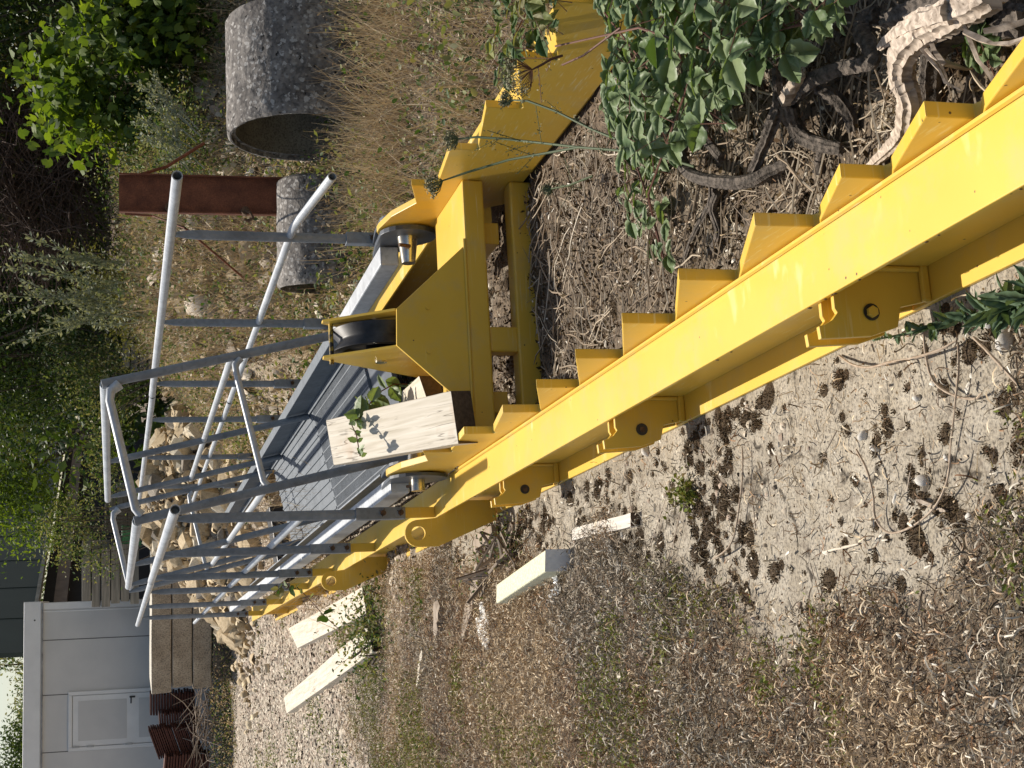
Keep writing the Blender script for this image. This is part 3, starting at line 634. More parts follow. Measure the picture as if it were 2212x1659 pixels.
# ================================================================ concrete pipes, rusty post
def ring(o, axis, L, R, th, name, label, cat):
    """hollow concrete pipe centred at o along axis"""
    axis = np.array(axis, float); axis /= np.linalg.norm(axis); u = np.cross(axis, (0, 0, 1)); u /= np.linalg.norm(u); v = np.cross(u, axis); base = np.array(o) - np.array([0, 0, R])
    t = thing(name, label, cat, base); n = 72
    def P(a, r, x): return np.array(o) + axis * x + (u * math.cos(a) + v * math.sin(a)) * r - base
    def shell(prof, nm, m):
        b = MB(); vs = []
        for k in range(n):
            a = 2 * math.pi * k / n
            for r, x in prof: vs.append(P(a, r + random.uniform(-.0035, .0035), x))
        m_ = len(prof); b.add(vs, [(k * m_ + i, ((k + 1) % n) * m_ + i, ((k + 1) % n) * m_ + i + 1, k * m_ + i + 1) for k in range(n) for i in range(m_ - 1)]); return b.build(nm, m, t, smooth=True)
    h = L / 2; c = .015
    shell([(R - th, h), (R - th + .01, h + .0), (R - c, h), (R, h - c)] + [(R, h - c - (L - 2 * c) * k / 12) for k in range(1, 12)] + [(R, -h + c), (R - c, -h), (R - th * .5, -h), (R - th * .5, -h + .03), (R - th, -h + .03)], "outer_wall", PIPEC)
    shell([(R - th, -h + .03), (R - th - .004, -h + .1), (R - th - .004, h - .1), (R - th, h)], "inner_wall", PIPEI)
    return t
y_ = 8.55
cL, cR = GY(645, 285, y_), GY(640, 25, y_)
ring((lerp(cL[0], cR[0], .5) - .03, y_ + .12, .415), (1, .16, 0), .72, .46, .05, "concrete_pipe", "large lichen spotted concrete pipe lying on its side among dry grass", "concrete pipe")
c2 = GY(700, 508, 9.2)
ring((c2[0], 9.2, .20), (1, .05, 0), .70, .315, .04, "concrete_pipe", "smaller lichened concrete pipe behind the guard rail, below the rusty post", "concrete pipe")
pt_ = GY(257, 417, 9.75); pb = GY(600, 425, 9.75)
rp = thing("steel_post", "rusty brown steel post with two bolt hooks standing behind the smaller pipe", "post", (pb[0], 9.75, 0))
b = MB(); zt = pt_[2]; dx = pt_[0] - pb[0]; 
for x0, x1, y0, y1 in ((-.128, -.118, -.05, .05), (.118, .128, -.05, .05)): b.hexa([(x0 - dx * .6, y0, -.2), (x1 - dx * .6, y0, -.2), (x1 - dx * .6, y1, -.2), (x0 - dx * .6, y1, -.2), (x0 + dx, y0, zt), (x1 + dx, y0, zt), (x1 + dx, y1, zt), (x0 + dx, y1, zt)])
x0, x1, y0, y1 = -.118, .118, -.006, .006; b.hexa([(x0 - dx * .6, y0, -.2), (x1 - dx * .6, y0, -.2), (x1 - dx * .6, y1, -.2), (x0 - dx * .6, y1, -.2), (x0 + dx, y0, zt), (x1 + dx, y0, zt), (x1 + dx, y1, zt), (x0 + dx, y1, zt)])
b.build("profile", RUST, rp)
for px_ in ((365, 447), (530, 455)):
    q = GY(*px_, 9.68) - np.array([pb[0], 9.75, 0]); k = MB(); k.tube([q + (0, .07, 0), q + (0, -.02, 0)], .028, 12); k.tube([q + (0, -.02, 0), q + (-.015, -.03, -.03), q + (-.05, -.03, -.05), q + (-.07, -.02, -.02), q + (-.06, -.02, .01)], .011, 8); k.build("bolt_hook", RUST2, rp, smooth=True)
b = MB((pb[0], 9.75, 0)); b.tube([GY(270, 462, 9.7), GY(330, 466, 9.7), GY(400, 493, 9.2), G(590, 655, .3)], .008, 6); b.build("steel_rod", RUST, loc=(pb[0], 9.75, 0), label="thin rusty rod slanting down left from the rusty steel post", cat="rod", smooth=True)
b = MB((pb[0], 9.75, 0)); b.tube([GY(300, 378, 9.8), GY(360, 360, 9.9), GY(440, 310, 10.1)], .012, 6); b.build("steel_rod", RUST, loc=(pb[0], 9.75, 0), label="dark rod slanting down right from the top of the rusty steel post", cat="rod", smooth=True)

# ================================================================ concrete beams, container, tiles
sx0, sx1 = GY(400, 1486, 19.6)[0], GY(400, 1180, 19.6)[0] + .9
zs = [0, .285, .545, .815, 1.085]
labs = ["bottom concrete beam of the stack of four, dark and damp", "second concrete beam from the ground in the stack of four", "third concrete beam from the ground in the stack of four", "topmost concrete beam of the stack, with a sunlit white top"]
for k in range(4):
    z0, z1 = zs[k], zs[k + 1] - .012; off = (.06, .0, .03, -.04)[k]; L0, L1 = sx0 + off + (.05 if k == 0 else 0), sx1 - (0, .1, .05, 0)[k]
    o = ((L0 + L1) / 2, 19.6, z0); b = MB(o); n = 10
    vs = []
    for i in range(n + 1):
        x = lerp(L0, L1, i / n); j = lambda: random.uniform(-.008, .008)
        vs += [(x, 19.55 + j(), z0), (x + .0, 21.0, z0), (x - .02 * (i == 0), 21.0 + j(), z1 + j()), (x - .015 * (i == 0), 19.55 + j(), z1 + j() * .6)]
    b.add(vs, [(4 * i + q, 4 * i + (q + 1) % 4, 4 * i + 4 + (q + 1) % 4, 4 * i + 4 + q) for i in range(n) for q in range(4)] + [(3, 2, 1, 0), tuple(4 * n + q for q in range(4))])
    cbm = b.build("concrete_beam", [BLOCK if k else concrete_mat("damp concrete", (.07, .06, .05), (.17, .145, .115), 60), BLOCK_SUN], label=labs[k], cat="concrete beam", group="concrete beams in the stack", loc=o, bev=.015)  # bottom beam gets a darker concrete
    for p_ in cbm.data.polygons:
        if p_.normal.z > .8 and k == 3: p_.material_index = 1  # sunlight on the topmost beam's upper face put into a paler colour
o = np.array([sx0, 19.6, 1.075]); 
def rock_mesh(seed, jag=.28):
    bm = bmesh.new(); bmesh.ops.create_cube(bm, size=1); rnd = random.Random(seed)
    bmesh.ops.subdivide_edges(bm, edges=bm.edges, cuts=1, use_grid_fill=True)
    for v in bm.verts:
        d = v.co.normalized(); v.co = lerp(np.array(v.co), np.array(d) * .62, .35) if 0 else v.co * .9
        v.co = Vector((v.co.x * (1 + rnd.uniform(-jag, jag)), v.co.y * (1 + rnd.uniform(-jag, jag)), v.co.z * (1 + rnd.uniform(-jag, jag)) * .72))
    pl = bmesh.ops.convex_hull(bm, input=bm.verts)
    for g in pl['geom_interior']:
        if isinstance(g, bmesh.types.BMVert): bm.verts.remove(g)
    bmesh.ops.recalc_face_normals(bm, faces=bm.faces); me = bpy.data.meshes.new("rubble_stone"); bm.to_mesh(me); bm.free(); return me
STONE = [simple("pale rubble %d" % k, c1, c2, 7, .9, 0, .4, .01, fine=60) for k, (c1, c2) in enumerate([((.50, .38, .22), (.70, .56, .37)), ((.38, .29, .17), (.56, .44, .28)), ((.58, .49, .35), (.78, .69, .53)), ((.22, .19, .15), (.36, .31, .25))])]
RM = []
for k in range(12):
    me = rock_mesh(k + 3); me.materials.append(STONE[(0, 1, 2, 0, 1, 3, 0, 2, 1, 0, 2, 1)[k]]); RM.append(me)
def rock(pos, sz, me, label, group=None, name="rubble_stone", cat="stone"):
    o_ = bpy.data.objects.new(name, me); COL.objects.link(o_); o_.location = pos; o_.scale = (sz * random.uniform(.8, 1.25), sz * random.uniform(.8, 1.2), sz * random.uniform(.75, 1.1))
    o_.rotation_euler = (random.uniform(-.7, .7), random.uniform(-.7, .7), random.uniform(0, 6.28)); o_["label"] = label; o_["category"] = cat
    if group: o_["group"] = group
    return o_
cnt = 0
for k in range(2000):                                      # the heap between the walkway and the concrete beams
    a = random.uniform(0, 6.28); r = math.sqrt(random.random()) * 1.25
    x = -1.35 + r * 1.35 * math.cos(a); y = 17.1 + r * 1.5 * math.sin(a)
    if y > 17.9: continue
    z = float(height(x, y)); 
    if cnt >= 295: break
    rock((x, y, z + .04), random.choice((.11, .15, .19, .25)) * random.uniform(.85, 1.15), random.choice(RM), "angular pale building stone in the rubble heap beyond the walkway", "stones of the rubble heap"); cnt += 1
xr_ = RNG.normal(size=2600) * .62 * 1.35 - 1.35; yr_ = RNG.normal(size=2600) * .62 * 1.3 + 17.0
RUB = island('small rubble', [(.50, .38, .22), (.70, .58, .40), (.34, .26, .16), (.62, .50, .34)], .9)
scatter('small_rubble', chip_t()[0], chip_t()[1], np.stack([xr_, yr_, height(xr_, yr_) + RNG.random(2600) * .06], 1), rots(2600), RNG.uniform(.05, .12, 2600), RUB, kind='stuff')
for k in range(90):                                        # scattered on the dry bank to the right
    x = random.uniform(-.7, 2.4); y = random.uniform(9.9, 13); z = float(height(x, y))
    rock((x, y, z + .02), random.uniform(.07, .20), random.choice(RM), "pale stone lying in the dry weeds of the bank behind the pipes", "stones on the weedy bank")
for q, lb in (((533, 1345, .17), "split cream block lying before the stack of concrete beams"), ((541, 1390, .15), "small dark cube block nearest the gravel before the concrete beams"), ((520, 1300, .14), "small tan stone beside the cream block")):
    p_ = G(q[0], q[1], .0); rock((p_[0], p_[1], .06), q[2] * 1.05, random.choice(RM), lb, name="stone_block", cat="block")

# container
CW = simple("off white container paint", (.58, .575, .57), (.65, .64, .63), 1.6, .5, 0, .05)
CW2 = simple("white trim paint", (.74, .74, .74), (.82, .82, .82), 3, .4, 0, .03)
cr = GY(295, 1294, 21.8); corner = np.array([cr[0], 21.8, 0.12]); ca = R_(8.4)
cont = thing("site_container", "white portable site container with a white framed door", "container", corner, ca)
def cb(x0, x1, y0, y1, z0, z1): return MB().box((x0, y0, z0), (x1, y1, z1))
cb(-6.0, 0, 0, 2.4, -.15, 2.66).build("body", CW, cont, bev=.01)
cb(-6.02, .02, -.03, 2.42, 2.46, 2.70).build("roof_edge", CW2, cont, bev=.01)
b = MB(); b.box((-.10, -.018, 0), (-.005, -.001, 2.458)); b.box((-.14, -.012, 0), (-.12, -.001, 2.44)); b.build("corner_post", CW2, cont, bev=.004)
b = MB(); b.tube([(-6, -.045, 2.44), (0, -.045, 2.44)], .012, 6); b.build("cable_strip", simple("trim cable", (.2, .2, .2), (.4, .4, .4), 9), cont, smooth=True)
dk = simple("panel gap", (.10, .10, .10), (.13, .13, .13), 8)
for x in (-.545, -1.33, -2.14): cb(x - .006, x + .006, -.003, .0, .02, 2.44).build("panel_joint", dk, cont)
dr = MB(); X0, X1 = -2.27, -1.37
dx0 = (GY(147, 1625, 21.45)[0] - cr[0]) / math.cos(ca); dx1 = (GY(147, 1495, 21.6)[0] - cr[0]) / math.cos(ca); zt_ = GY(147, 1560, 21.5)[2] - .12
b = MB(); fw_ = .055
b.box((dx0, -.03, .02), (dx0 + fw_, -.004, zt_)); b.box((dx1 - fw_, -.03, .02), (dx1, -.004, zt_)); b.box((dx0 + fw_, -.03, zt_ - fw_), (dx1 - fw_, -.004, zt_)); dfr = b.build("door_frame", CW2, cont, bev=.006)
dm = MB().box((dx0 + fw_ + .008, -.022, .03), (dx1 - fw_ - .008, -.006, zt_ - fw_ - .008)).build("door", CW2, cont, bev=.004)
b = MB(); b.box((dx0 + .14, -.026, 1.26), (dx1 - .14, -.0225, zt_ - .14)); b.box((dx0 + .14, -.026, .12), (dx1 - .14, -.0225, 1.09)); b.build("door_panel", CW, dm, bev=.006)
b = MB(); b.box((dx1 - .13, -.034, 1.14), (dx1 - .105, -.0265, 1.22)); b.tube([(dx1 - .12, -.05, 1.2), (dx1 - .21, -.052, 1.2)], .009, 8); b.tube([(dx1 - .12, -.03, 1.2), (dx1 - .12, -.05, 1.2)], .009, 8); b.build("door_handle", DARKST, dm)
b = MB()
for z in (1.92, 1.72, 1.18): b.box((dx0 + .045, -.038, z), (dx0 + .07, -.031, z + .10))
b.build("hinge", simple("hinge grey", (.4, .4, .4), (.5, .5, .5)), dfr)
b = MB(); b.box((-3.35, -.02, 0), (-3.27, -.001, 2.44)); b.box((-3.42, -.012, 0), (-3.40, -.001, 2.44)); b.build("corner_post", CW2, cont, bev=.004)
for px in (-.25, -2.75): MB().tube([(px, -.034, 2.55), (px, -.028, 2.55)], .012, 10).build("rivet", DARKST, cont)

TILE = simple("red brown tile", (.055, .020, .014), (.12, .042, .028), 25, .8, 0, .3)
def tiles(x0, x1, v0, v1, yd, lean, n, label):
    a = GY(v1, x1, yd); c = GY(v0, x0, yd); w_ = abs(c[0] - a[0]); z0, z1 = a[2], c[2]; o = (min(a[0], c[0]) + w_ / 2, yd, 0)
    t = thing("tile_stack", label, "tile stack", o, group="stacks of roof tiles before the container")
    for k in range(n):
        z = lerp(z0, z1, k / n); h = (z1 - z0) / n * .72; b = MB(); dz = lean * w_; jx = random.uniform(-.015, .015)
        b.hexa([(-w_ / 2 + jx, -.12, z - dz), (w_ / 2 + jx, -.12, z + dz), (w_ / 2 + jx, .16, z + dz), (-w_ / 2 + jx, .16, z - dz), (-w_ / 2 + jx, -.12, z + h - dz), (w_ / 2 + jx, -.12, z + h + dz), (w_ / 2 + jx, .16, z + h + dz), (-w_ / 2 + jx, .16, z + h - dz)])
        b.build("tile", TILE, t, bev=.003)
tiles(1497, 1536, 322, 420, 20.6, .0, 16, "red brown tile stack right against the concrete beams' left end")
tiles(1537, 1570, 342, 430, 20.4, .03, 16, "short red brown tile stack between the level one and the fanned one")
tiles(1571, 1628, 330, 430, 20.2, .17, 22, "widest tile stack, its tiles fanned and leaning down left")
tiles(1629, 1675, 352, 450, 20.0, -.04, 16, "tile stack at the left edge, lowest of the four")
def brush(pts, n, name, label, r=.008, spread=.5, L=.7, up_=.25, m=TWIG):
    b = MB(pts[0])
    for _ in range(n):
        p_ = np.array(random.choice(pts)) + np.array([random.uniform(-spread, spread), random.uniform(-.3, .3), random.uniform(0, up_)]); d = np.array([random.uniform(-1, 1), random.uniform(-.6, .3), random.uniform(-.5, .5)]); d /= np.linalg.norm(d)
        q = p_ + d * L * random.uniform(.3, .6); e = q + (d + np.array([random.uniform(-.5, .5), 0, random.uniform(-.5, .5)])) * L * random.uniform(.2, .5)
        b.tube([p_, q, e], [r, r * .8, r * .4], 5)
    return b.build(name, m, label=label, cat="brushwood", loc=pts[0], smooth=True)
brush([GY(452, 1560, 19.8), GY(455, 1620, 19.8), GY(445, 1520, 19.9)], 90, "brushwood_pile", "heap of thin dead branches in front of the roof tile stacks", .007, .45, .6, .22)

# wooden stacks, shed and green wall behind
def board_stack(xa, xb, va, vb, yd, n, label, m=GREYW, depth=.8, name="board_stack"):
    a = GY(vb, xb, yd); c = GY(va, xa, yd); w_ = abs(c[0] - a[0]); o = (min(a[0], c[0]) + w_ / 2, yd, 0); t = thing(name, label, "board stack", o)
    for k in range(n):
        z0 = lerp(a[2], c[2], k / n); z1 = lerp(a[2], c[2], (k + 1) / n) - .012; j = random.uniform(-.05, .05)
        MB().box((-w_ / 2 + j, -random.uniform(0, .05), z0), (w_ / 2 + j, depth, z1)).build("board", m, t, bev=.006)
    return t
board_stack(1180, 1300, 175, 300, 20.8, 6, "stack of weathered grey sleepers between the container and the dark shed", depth=1.2)
board_stack(1060, 1150, 225, 300, 21.6, 3, "low grey boards with a green crate behind the rail", depth=1)
board_stack(742, 800, 262, 335, 15.5, 4, "weathered grey boards at the top of the rubble bank", depth=.8)
pq = GY(285, 1160, 20.9); b = MB(pq); b.box(pq - (.14, .1, .13), pq + (.14, .2, .13)); b.box(pq + (-.15, -.11, .10), pq + (.15, .21, .14)); b.build("crate", simple("green plastic", (.03, .14, .05), (.05, .2, .08), 9, .5), label="green plastic crate by the sleeper stack", cat="crate", loc=pq, bev=.01)
fr_ = GY(250, 740, 16.5); b = MB(fr_); b.box(fr_ + (-.16, 0, -.3), fr_ + (-.12, .03, .12)); b.box(fr_ + (-.12, 0, .08), fr_ + (.35, .03, .12)); b.build("window_frame", CW2, label="old white window frame leaning in the shrubs above the bank", cat="window frame", loc=fr_)
# rusty metal tank + ladder bits
GREENW = simple("dark green sheet metal", (.014, .026, .019), (.020, .034, .025), 1.2, .6, 0, .05)
eaveL, eaveR = GY(76, 1330, 30), GY(150, 870, 51)
dirw = (eaveR - eaveL); dirw[2] = 0; Lw = np.linalg.norm(dirw); aw = math.atan2(dirw[1], dirw[0])
sh = thing("shed", "dark open fronted shed with a long green sheet metal side under the trees", "shed", (eaveL[0], eaveL[1], 0), aw)
ze = eaveL[2]
SHX = -30.0
for q_ in np.arange(0, 25, .02):
    rel = eaveL - dirw / Lw * q_ + np.array([0, 0, 1.0]) - EYE
    if 829.5 + rel[0] / (rel @ np.array(fw)) * F < 244: SHX = -q_; break
XL = SHX
b = MB(); b.box((XL, 0, ze + .02), (Lw, .08, ze + 8)); sw = b.build("green_wall", GREENW, sh)
for k in range(16):
    x = XL + k * 1.9; MB().box((x, -.012, ze + .03), (x + .03, -.001, ze + 7.9)).build("wall_rib", GREENW, sh)
b = MB(); b.box((-.3, -.25, ze - .06), (Lw, .0, ze + .015)); b.build("eave", simple("mossy eave", (.22, .2, .16), (.42, .4, .33), 6, .9), sh)
b = MB(); b.box((-.3, .3, ze - .55), (Lw, .5, ze - .28)); b.build("beam", BROWNW if 0 else simple("brown beam", (.08, .045, .03), (.16, .10, .07), 3), sh)
b = MB(); b.box((XL + .1, .7, -1), (Lw, .8, ze)); b.build("back_wall", simple("black shed inside", (.006, .006, .007), (.012, .012, .014), 2, 1), sh)  # near-black colour stands in for the deep shade inside the shed
b = MB(); b.box((XL, .1, -1), (XL + .1, .69, ze)); b.build("side_wall", GREENW, sh)

# ================================================================ vegetation
def leafy(name, label, cat, blobs, nleaf, size, T, m, dens=1.0, group=None, trunk=None, twigs=0, flat=None, base=None, bark=BARK, shell=.5):
    """blobs: (centre, radii); leaves live mostly in clumps on the outer part; trunk: list of (polyline, radii)"""
    blobs = [(np.array(c, float), np.array(r, float)) for c, r in blobs]; vol = np.array([np.prod(r) ** .7 for _, r in blobs]); pick = RNG.choice(len(blobs), nleaf, p=vol / vol.sum())
    C_ = np.array([b[0] for b in blobs]); Rr = np.array([b[1] for b in blobs])
    nc = max(10, nleaf // 45); cp = RNG.choice(len(blobs), nc, p=vol / vol.sum()); cd = RNG.normal(size=(nc, 3)); cd /= np.linalg.norm(cd, axis=1, keepdims=True)
    cc = C_[cp] + cd * Rr[cp] * (RNG.random((nc, 1)) ** shell); ci = RNG.integers(0, nc, nleaf)
    pos = cc[ci] + RNG.normal(size=(nleaf, 3)) * (Rr[cp][ci].mean(1, keepdims=True) * .17 + size)
    bs = base if base is not None else (blobs[0][0][0], blobs[0][0][1], float(height(blobs[0][0][0], blobs[0][0][1])))
    bs = np.array(bs, float); pos[:, 2] = np.maximum(pos[:, 2], height(pos[:, 0], pos[:, 1]) + .01)
    root = thing(name, label, cat, bs, group=group)
    V_, F_ = scatter_arr(T[0], T[1], pos - bs, rots(nleaf, tilt=flat), size * RNG.uniform(.6, 1.25, nleaf)); np_mesh("crown" if trunk else "foliage", V_, F_, 3, m, parent=root)
    b = MB(bs)
    if trunk:
        for pl, rr in trunk: b.tube(pl, rr, 8, jit=.08)
    for _ in range(twigs):
        k = RNG.integers(0, nc); a = cc[k]; o_ = np.array([lerp(bs[0], a[0], .4), lerp(bs[1], a[1], .4), lerp(bs[2], a[2], .3)]); mid = (a + o_) / 2 + RNG.normal(size=3) * .06
        b.tube([o_, mid, a], [.010, .007, .004], 5)
    if trunk or twigs: b.build("trunk" if trunk else "stems", bark, root, smooth=True)
    return root
def tp(x, y, h, top, r=.08):  # simple trunk with limbs
    z0 = float(height(x, y)) - .2; out = [([(x, y, z0), (x + .05, y, z0 + h * .4), (top[0], top[1], top[2])], [r, r * .8, r * .3])]
    for k in range(5):
        a = random.uniform(0, 6.28); zb = z0 + h * random.uniform(.3, .7); out.append(([(x, y, zb), (x + .5 * math.cos(a) * h * .2, y + .5 * math.sin(a) * h * .2, zb + .2 * h), (x + math.cos(a) * h * .3, y + math.sin(a) * h * .25, zb + .35 * h)], [r * .5, r * .3, r * .12]))
    return out
# dark wooded hedge behind the bank (each tree its own)
hz = [(.35, 17.2, .95, HEDGE, "dark small leaved tree at the edge of the shed"), (1.2, 16.4, 1.3, HEDGE, "dark hedge tree behind the rusty post, left of the bare twiggy one"),
      (2.7, 15.6, 1.3, OLIVE, "olive toned hedge tree with bare brown twigs behind the maple leaved shrub"), (4.1, 14.6, 1.3, HEDGE, "dark hedge tree at the right edge, behind the large pipe"), (5.6, 13.8, 1.4, OLIVE, "olive leaved tree outside right, its crown reaching into the picture corner")]
for x, y, r, m, lb in hz:
    g = float(height(x, y)); leafy("hedge_tree", lb, "tree", [((x, y, g + .7), (r * .8, .8, .9)), ((x - .3, y, g + 2.0), (r * .95, .9, 1.1)), ((x + .3, y + .3, g + 3.1), (r, .9, .9))], 24000, .06, L_DIA, m, trunk=tp(x, y, 2.8, (x, y, g + 3)), twigs=60, group="trees of the hedge behind the bank")
# second, darker row behind to close the gaps
for x, y, lb in ((.9, 21, "shaded back row tree behind the hedge, left"), (3.4, 20, "shaded back row tree behind the hedge, middle"), (6.3, 18.5, "shaded back row tree behind the hedge, right")):
    leafy("woodland_tree", lb, "tree", [((x, y, 1.6), (1.9, .9, 1.9)), ((x + .3, y + .3, 4.2), (2.0, 1.0, 1.9))], 17000, .21, L_DIA, HEDGE, trunk=tp(x, y, 4, (x, y, 4), .12), shell=.9)
p_ = GY(60, 1040, 24); leafy("broadleaf_tree", "sunlit light green tree above the dark shed eave", "tree", [((p_[0] - .2, 24, p_[2] + .1), (.85, .8, .75)), ((p_[0] + .5, 24.3, p_[2] + .9), (1.3, .9, 1.2))], 14000, .075, L_DIA, BRIGHT, trunk=tp(p_[0] + .8, 24.6, 4, (p_[0], 24.2, p_[2] + .4)), base=(p_[0] + .8, 24.6, 0))
p_ = GY(20, 830, 22); leafy("broadleaf_tree", "tree with yellow green leaves in shade right of the sunlit one", "tree", [((p_[0], 22, p_[2] + .2), (1.2, .8, .9)), ((p_[0] + .9, 22, p_[2] - .4), (1.0, .8, .8))], 10000, .07, L_DIA, OLIVE, trunk=tp(p_[0], 22, 4, (p_[0], 22, p_[2])), twigs=50)
p_ = GY(10, 1437, 48); leafy("broadleaf_tree", "distant tree behind the container right of the patch of sky", "tree", [((p_[0] + .1, 48, p_[2] - .3), (.45, .8, .75)), ((p_[0] + 2.2, 49, p_[2]), (1.3, 1.5, 2.5))], 6000, .13, L_DIA, WEED, trunk=tp(p_[0], 48, 5, (p_[0], 48, p_[2])))
p_ = GY(25, 1610, 45); leafy("broadleaf_tree", "dark distant tree above the container left of the patch of sky", "tree", [((p_[0] + .1, 45, p_[2] - .45), (.62, .8, .6)), ((p_[0] - 1.3, 45, p_[2]), (.8, 1.4, 1.2))], 9000, .12, L_DIA, HEDGE, trunk=tp(p_[0], 45, 4, (p_[0], 45, p_[2] - 1), .15))
p_ = GY(48, 1530, 60); leafy("broadleaf_tree", "low far tree line piece under the patch of sky", "tree", [((p_[0] + .3, 60, p_[2] - .55), (1.6, 1.4, .42))], 4000, .14, L_DIA, WEED, trunk=tp(p_[0], 60, 3, (p_[0], 60, p_[2] - 1), .15))
brush([GY(x_, y_, 15.0) for x_, y_ in ((20, 400), (90, 380), (150, 400), (60, 450), (120, 440), (200, 420), (170, 460), (30, 350))], 900, "bare_thicket", "bare brown twig thicket in the dark hedge between the lobed shrub and the wormwood", .006, .45, .9, .35, simple("brown twig", (.05, .03, .022), (.13, .085, .062), 40, .9))
# maple leaved shrub, upper right
q1, q2, q3 = GY(130, 150, 12.6), GY(190, 250, 12.2), GY(330, 60, 11.8)
leafy("maple_shrub", "bright green shrub with large lobed leaves above the big concrete pipe", "shrub", [(q1, (.36, .3, .26)), (q2, (.34, .3, .3)), (GY(105, 100, 12.7), (.3, .3, .2)), (q3, (.4, .35, .45))], 1900, .098, L_MAP, BRIGHT, twigs=16, flat=1.0, base=(q2[0] + .3, 12.6, float(height(q2[0], 12.6))))
leafy("ivy_clump", "dark glossy leaved undergrowth below the lobed leaf shrub", "shrub", [(GY(330, 130, 11.9), (.55, .3, .5)), (GY(300, 20, 11.9), (.5, .3, .6)), (GY(290, 260, 12.2), (.3, .3, .3))], 3200, .06, L_OVA, HEDGE)
leafy("shrub", "small leaved green shrub beside the tube hoop top, over the dark shed", "shrub", [(GY(180, 790, 15.8), (.30, .3, .45)), (GY(220, 860, 15.8), (.42, .3, .35)), (GY(150, 720, 15.9), (.3, .3, .3)), (GY(240, 760, 15.6), (.3, .3, .3))], 5200, .042, L_DIA, WEED, twigs=26)
leafy("shrub", "loose shrub in front of the sleeper stack right of the container", "shrub", [(GY(160, 1140, 20.2), (.45, .3, .5)), (GY(200, 1210, 20.2), (.35, .3, .35)), (GY(130, 1180, 20.2), (.2, .2, .25)), (GY(230, 1010, 20.2), (.5, .3, .25))], 3400, .05, L_DIA, WEED, twigs=30)
leafy("shrub", "leafy weed shrub with yellowing leaves over the crest of the bank", "shrub", [(GY(290, 640, 13.2), (.55, .3, .35)), (GY(240, 600, 13.4), (.4, .3, .3)), (GY(330, 560, 13), (.5, .3, .3)), (GY(300, 720, 13.6), (.35, .3, .3))], 6200, .035, L_DIA, OLIVE, twigs=40)
leafy("shrub", "grey green shrub at the crest behind the dark rod, right of the rusty post", "shrub", [(GY(290, 330, 12.4), (.5, .3, .35)), (GY(350, 300, 11.6), (.5, .3, .3)), (GY(400, 330, 11), (.5, .3, .25))], 6500, .035, L_DIA, WEED, twigs=30)
def wands(name, label, roots, tips, m, leaf=.03, per=70, sp=.03, r=.007, yd=None):
    b = MB(roots[0]); P_ = []; D_ = []
    for a, c in zip(roots, tips):
        a, c = np.array(a), np.array(c); mid = (a + c) / 2 + np.array([random.uniform(-.08, .08), 0, random.uniform(-.05, .1)]); pl = [a, mid, c]; b.tube(pl, [r, r * .7, r * .3], 5)
        for k in range(per):
            f = random.uniform(.25, 1.02); q = (a * (1 - f) ** 2 + 2 * mid * f * (1 - f) + c * f * f); sdv = RNG.normal(size=3); off = sp * (1.2 - f * .7)
            if k % 6 == 0 and f < .9:
                e = q + sdv / np.linalg.norm(sdv) * off * 3 + (c - a) / np.linalg.norm(c - a) * .1; b.tube([q, e], [r * .35, r * .2], 4)
                for j in range(6): P_.append(lerp(q, e, random.random() + .2)); D_.append(RNG.normal(size=3) + (c - a))
            P_.append(q + sdv * off * .4); D_.append(sdv + (c - a) / np.linalg.norm(c - a))
    root = thing(name, label, "plant", roots[0]); V_, F_ = scatter_arr(L_DIA[0], L_DIA[1], np.array(P_) - np.array(roots[0]), rots(len(P_), np.array(D_)), leaf * RNG.uniform(.6, 1.3, len(P_))); np_mesh("foliage", V_, F_, 3, m, parent=root)
    ob = b.build("stems", m, root, smooth=True); ob.parent = root; return root
ro = [GY(330 + random.uniform(-20, 30), 620 + random.uniform(-60, 90), 12.8) for _ in range(13)]
ti = [GY(x, y, 12.6) for x, y in [(-10, 640), (5, 575), (15, 530), (40, 600), (60, 510), (30, 555), (80, 640), (110, 560), (-5, 690), (95, 700), (20, 745), (130, 690), (150, 600)]]
wands("wormwood", "tall pale silvery wormwood stems fanning up against the dark hedge", ro, ti, SILV, .045, 80, .035, .007)
ro = [GY(420 + random.uniform(-10, 25), 330 + random.uniform(-60, 60), 10.6) for _ in range(8)]
ti = [GY(x, y, 10.7) for x, y in [(297, 180), (320, 225), (300, 255), (330, 160), (350, 200), (340, 300), (365, 250), (310, 300)]]
wands("wormwood", "short silvery wormwood stems beside the mouth of the big pipe", ro, ti, SILV, .034, 70, .03, .006)
# maple edge sprigs hanging over the walkway etc. come with the brambles

# ---- ground cover (stuff)
def field(n, reg, keep):
    x = RNG.uniform(reg[0], reg[1], n); y = RNG.uniform(reg[2], reg[3], n)
    k = RNG.random(n) < keep(x, y); return x[k], y[k]
def inview(x, y, m=60):
    z = 0; a = y * math.cos(PITCH) + 1.5 * math.sin(PITCH); b_ = y * math.sin(PITCH) - 1.5 * math.cos(PITCH); V_ = 1106 - b_ / a * F; U_ = 829.5 + x / a * F
    return (U_ > -m) & (U_ < 1659 + m) & (V_ < 2212 + m * 2)
def ts_of(x, y): return x * RV[0] + y * RV[1], x * DV[0] + y * DV[1]
def offbeam(x, y):
    t, s = ts_of(x, y); return ~(((t > .63) & (t < .83)) | ((t > 1.80) & (t < 2.0)))
def patch(x, y, sc, seed, lo, hi): return sst(lo, hi, fbm(x, y, sc, seed))
def gc(name, T, x, y, m, size, z=0.0, zr=.012, tilt=.7, dirs=None, sc3=None):
    n = len(x); pos = np.stack([x, y, height(x, y) + z + RNG.random(n) * zr], 1); s_ = size * RNG.uniform(.5, 1.5, n) if sc3 is None else sc3
    return scatter(name, T[0], T[1], pos, rots(n, dirs, tilt), s_, m, kind="stuff")
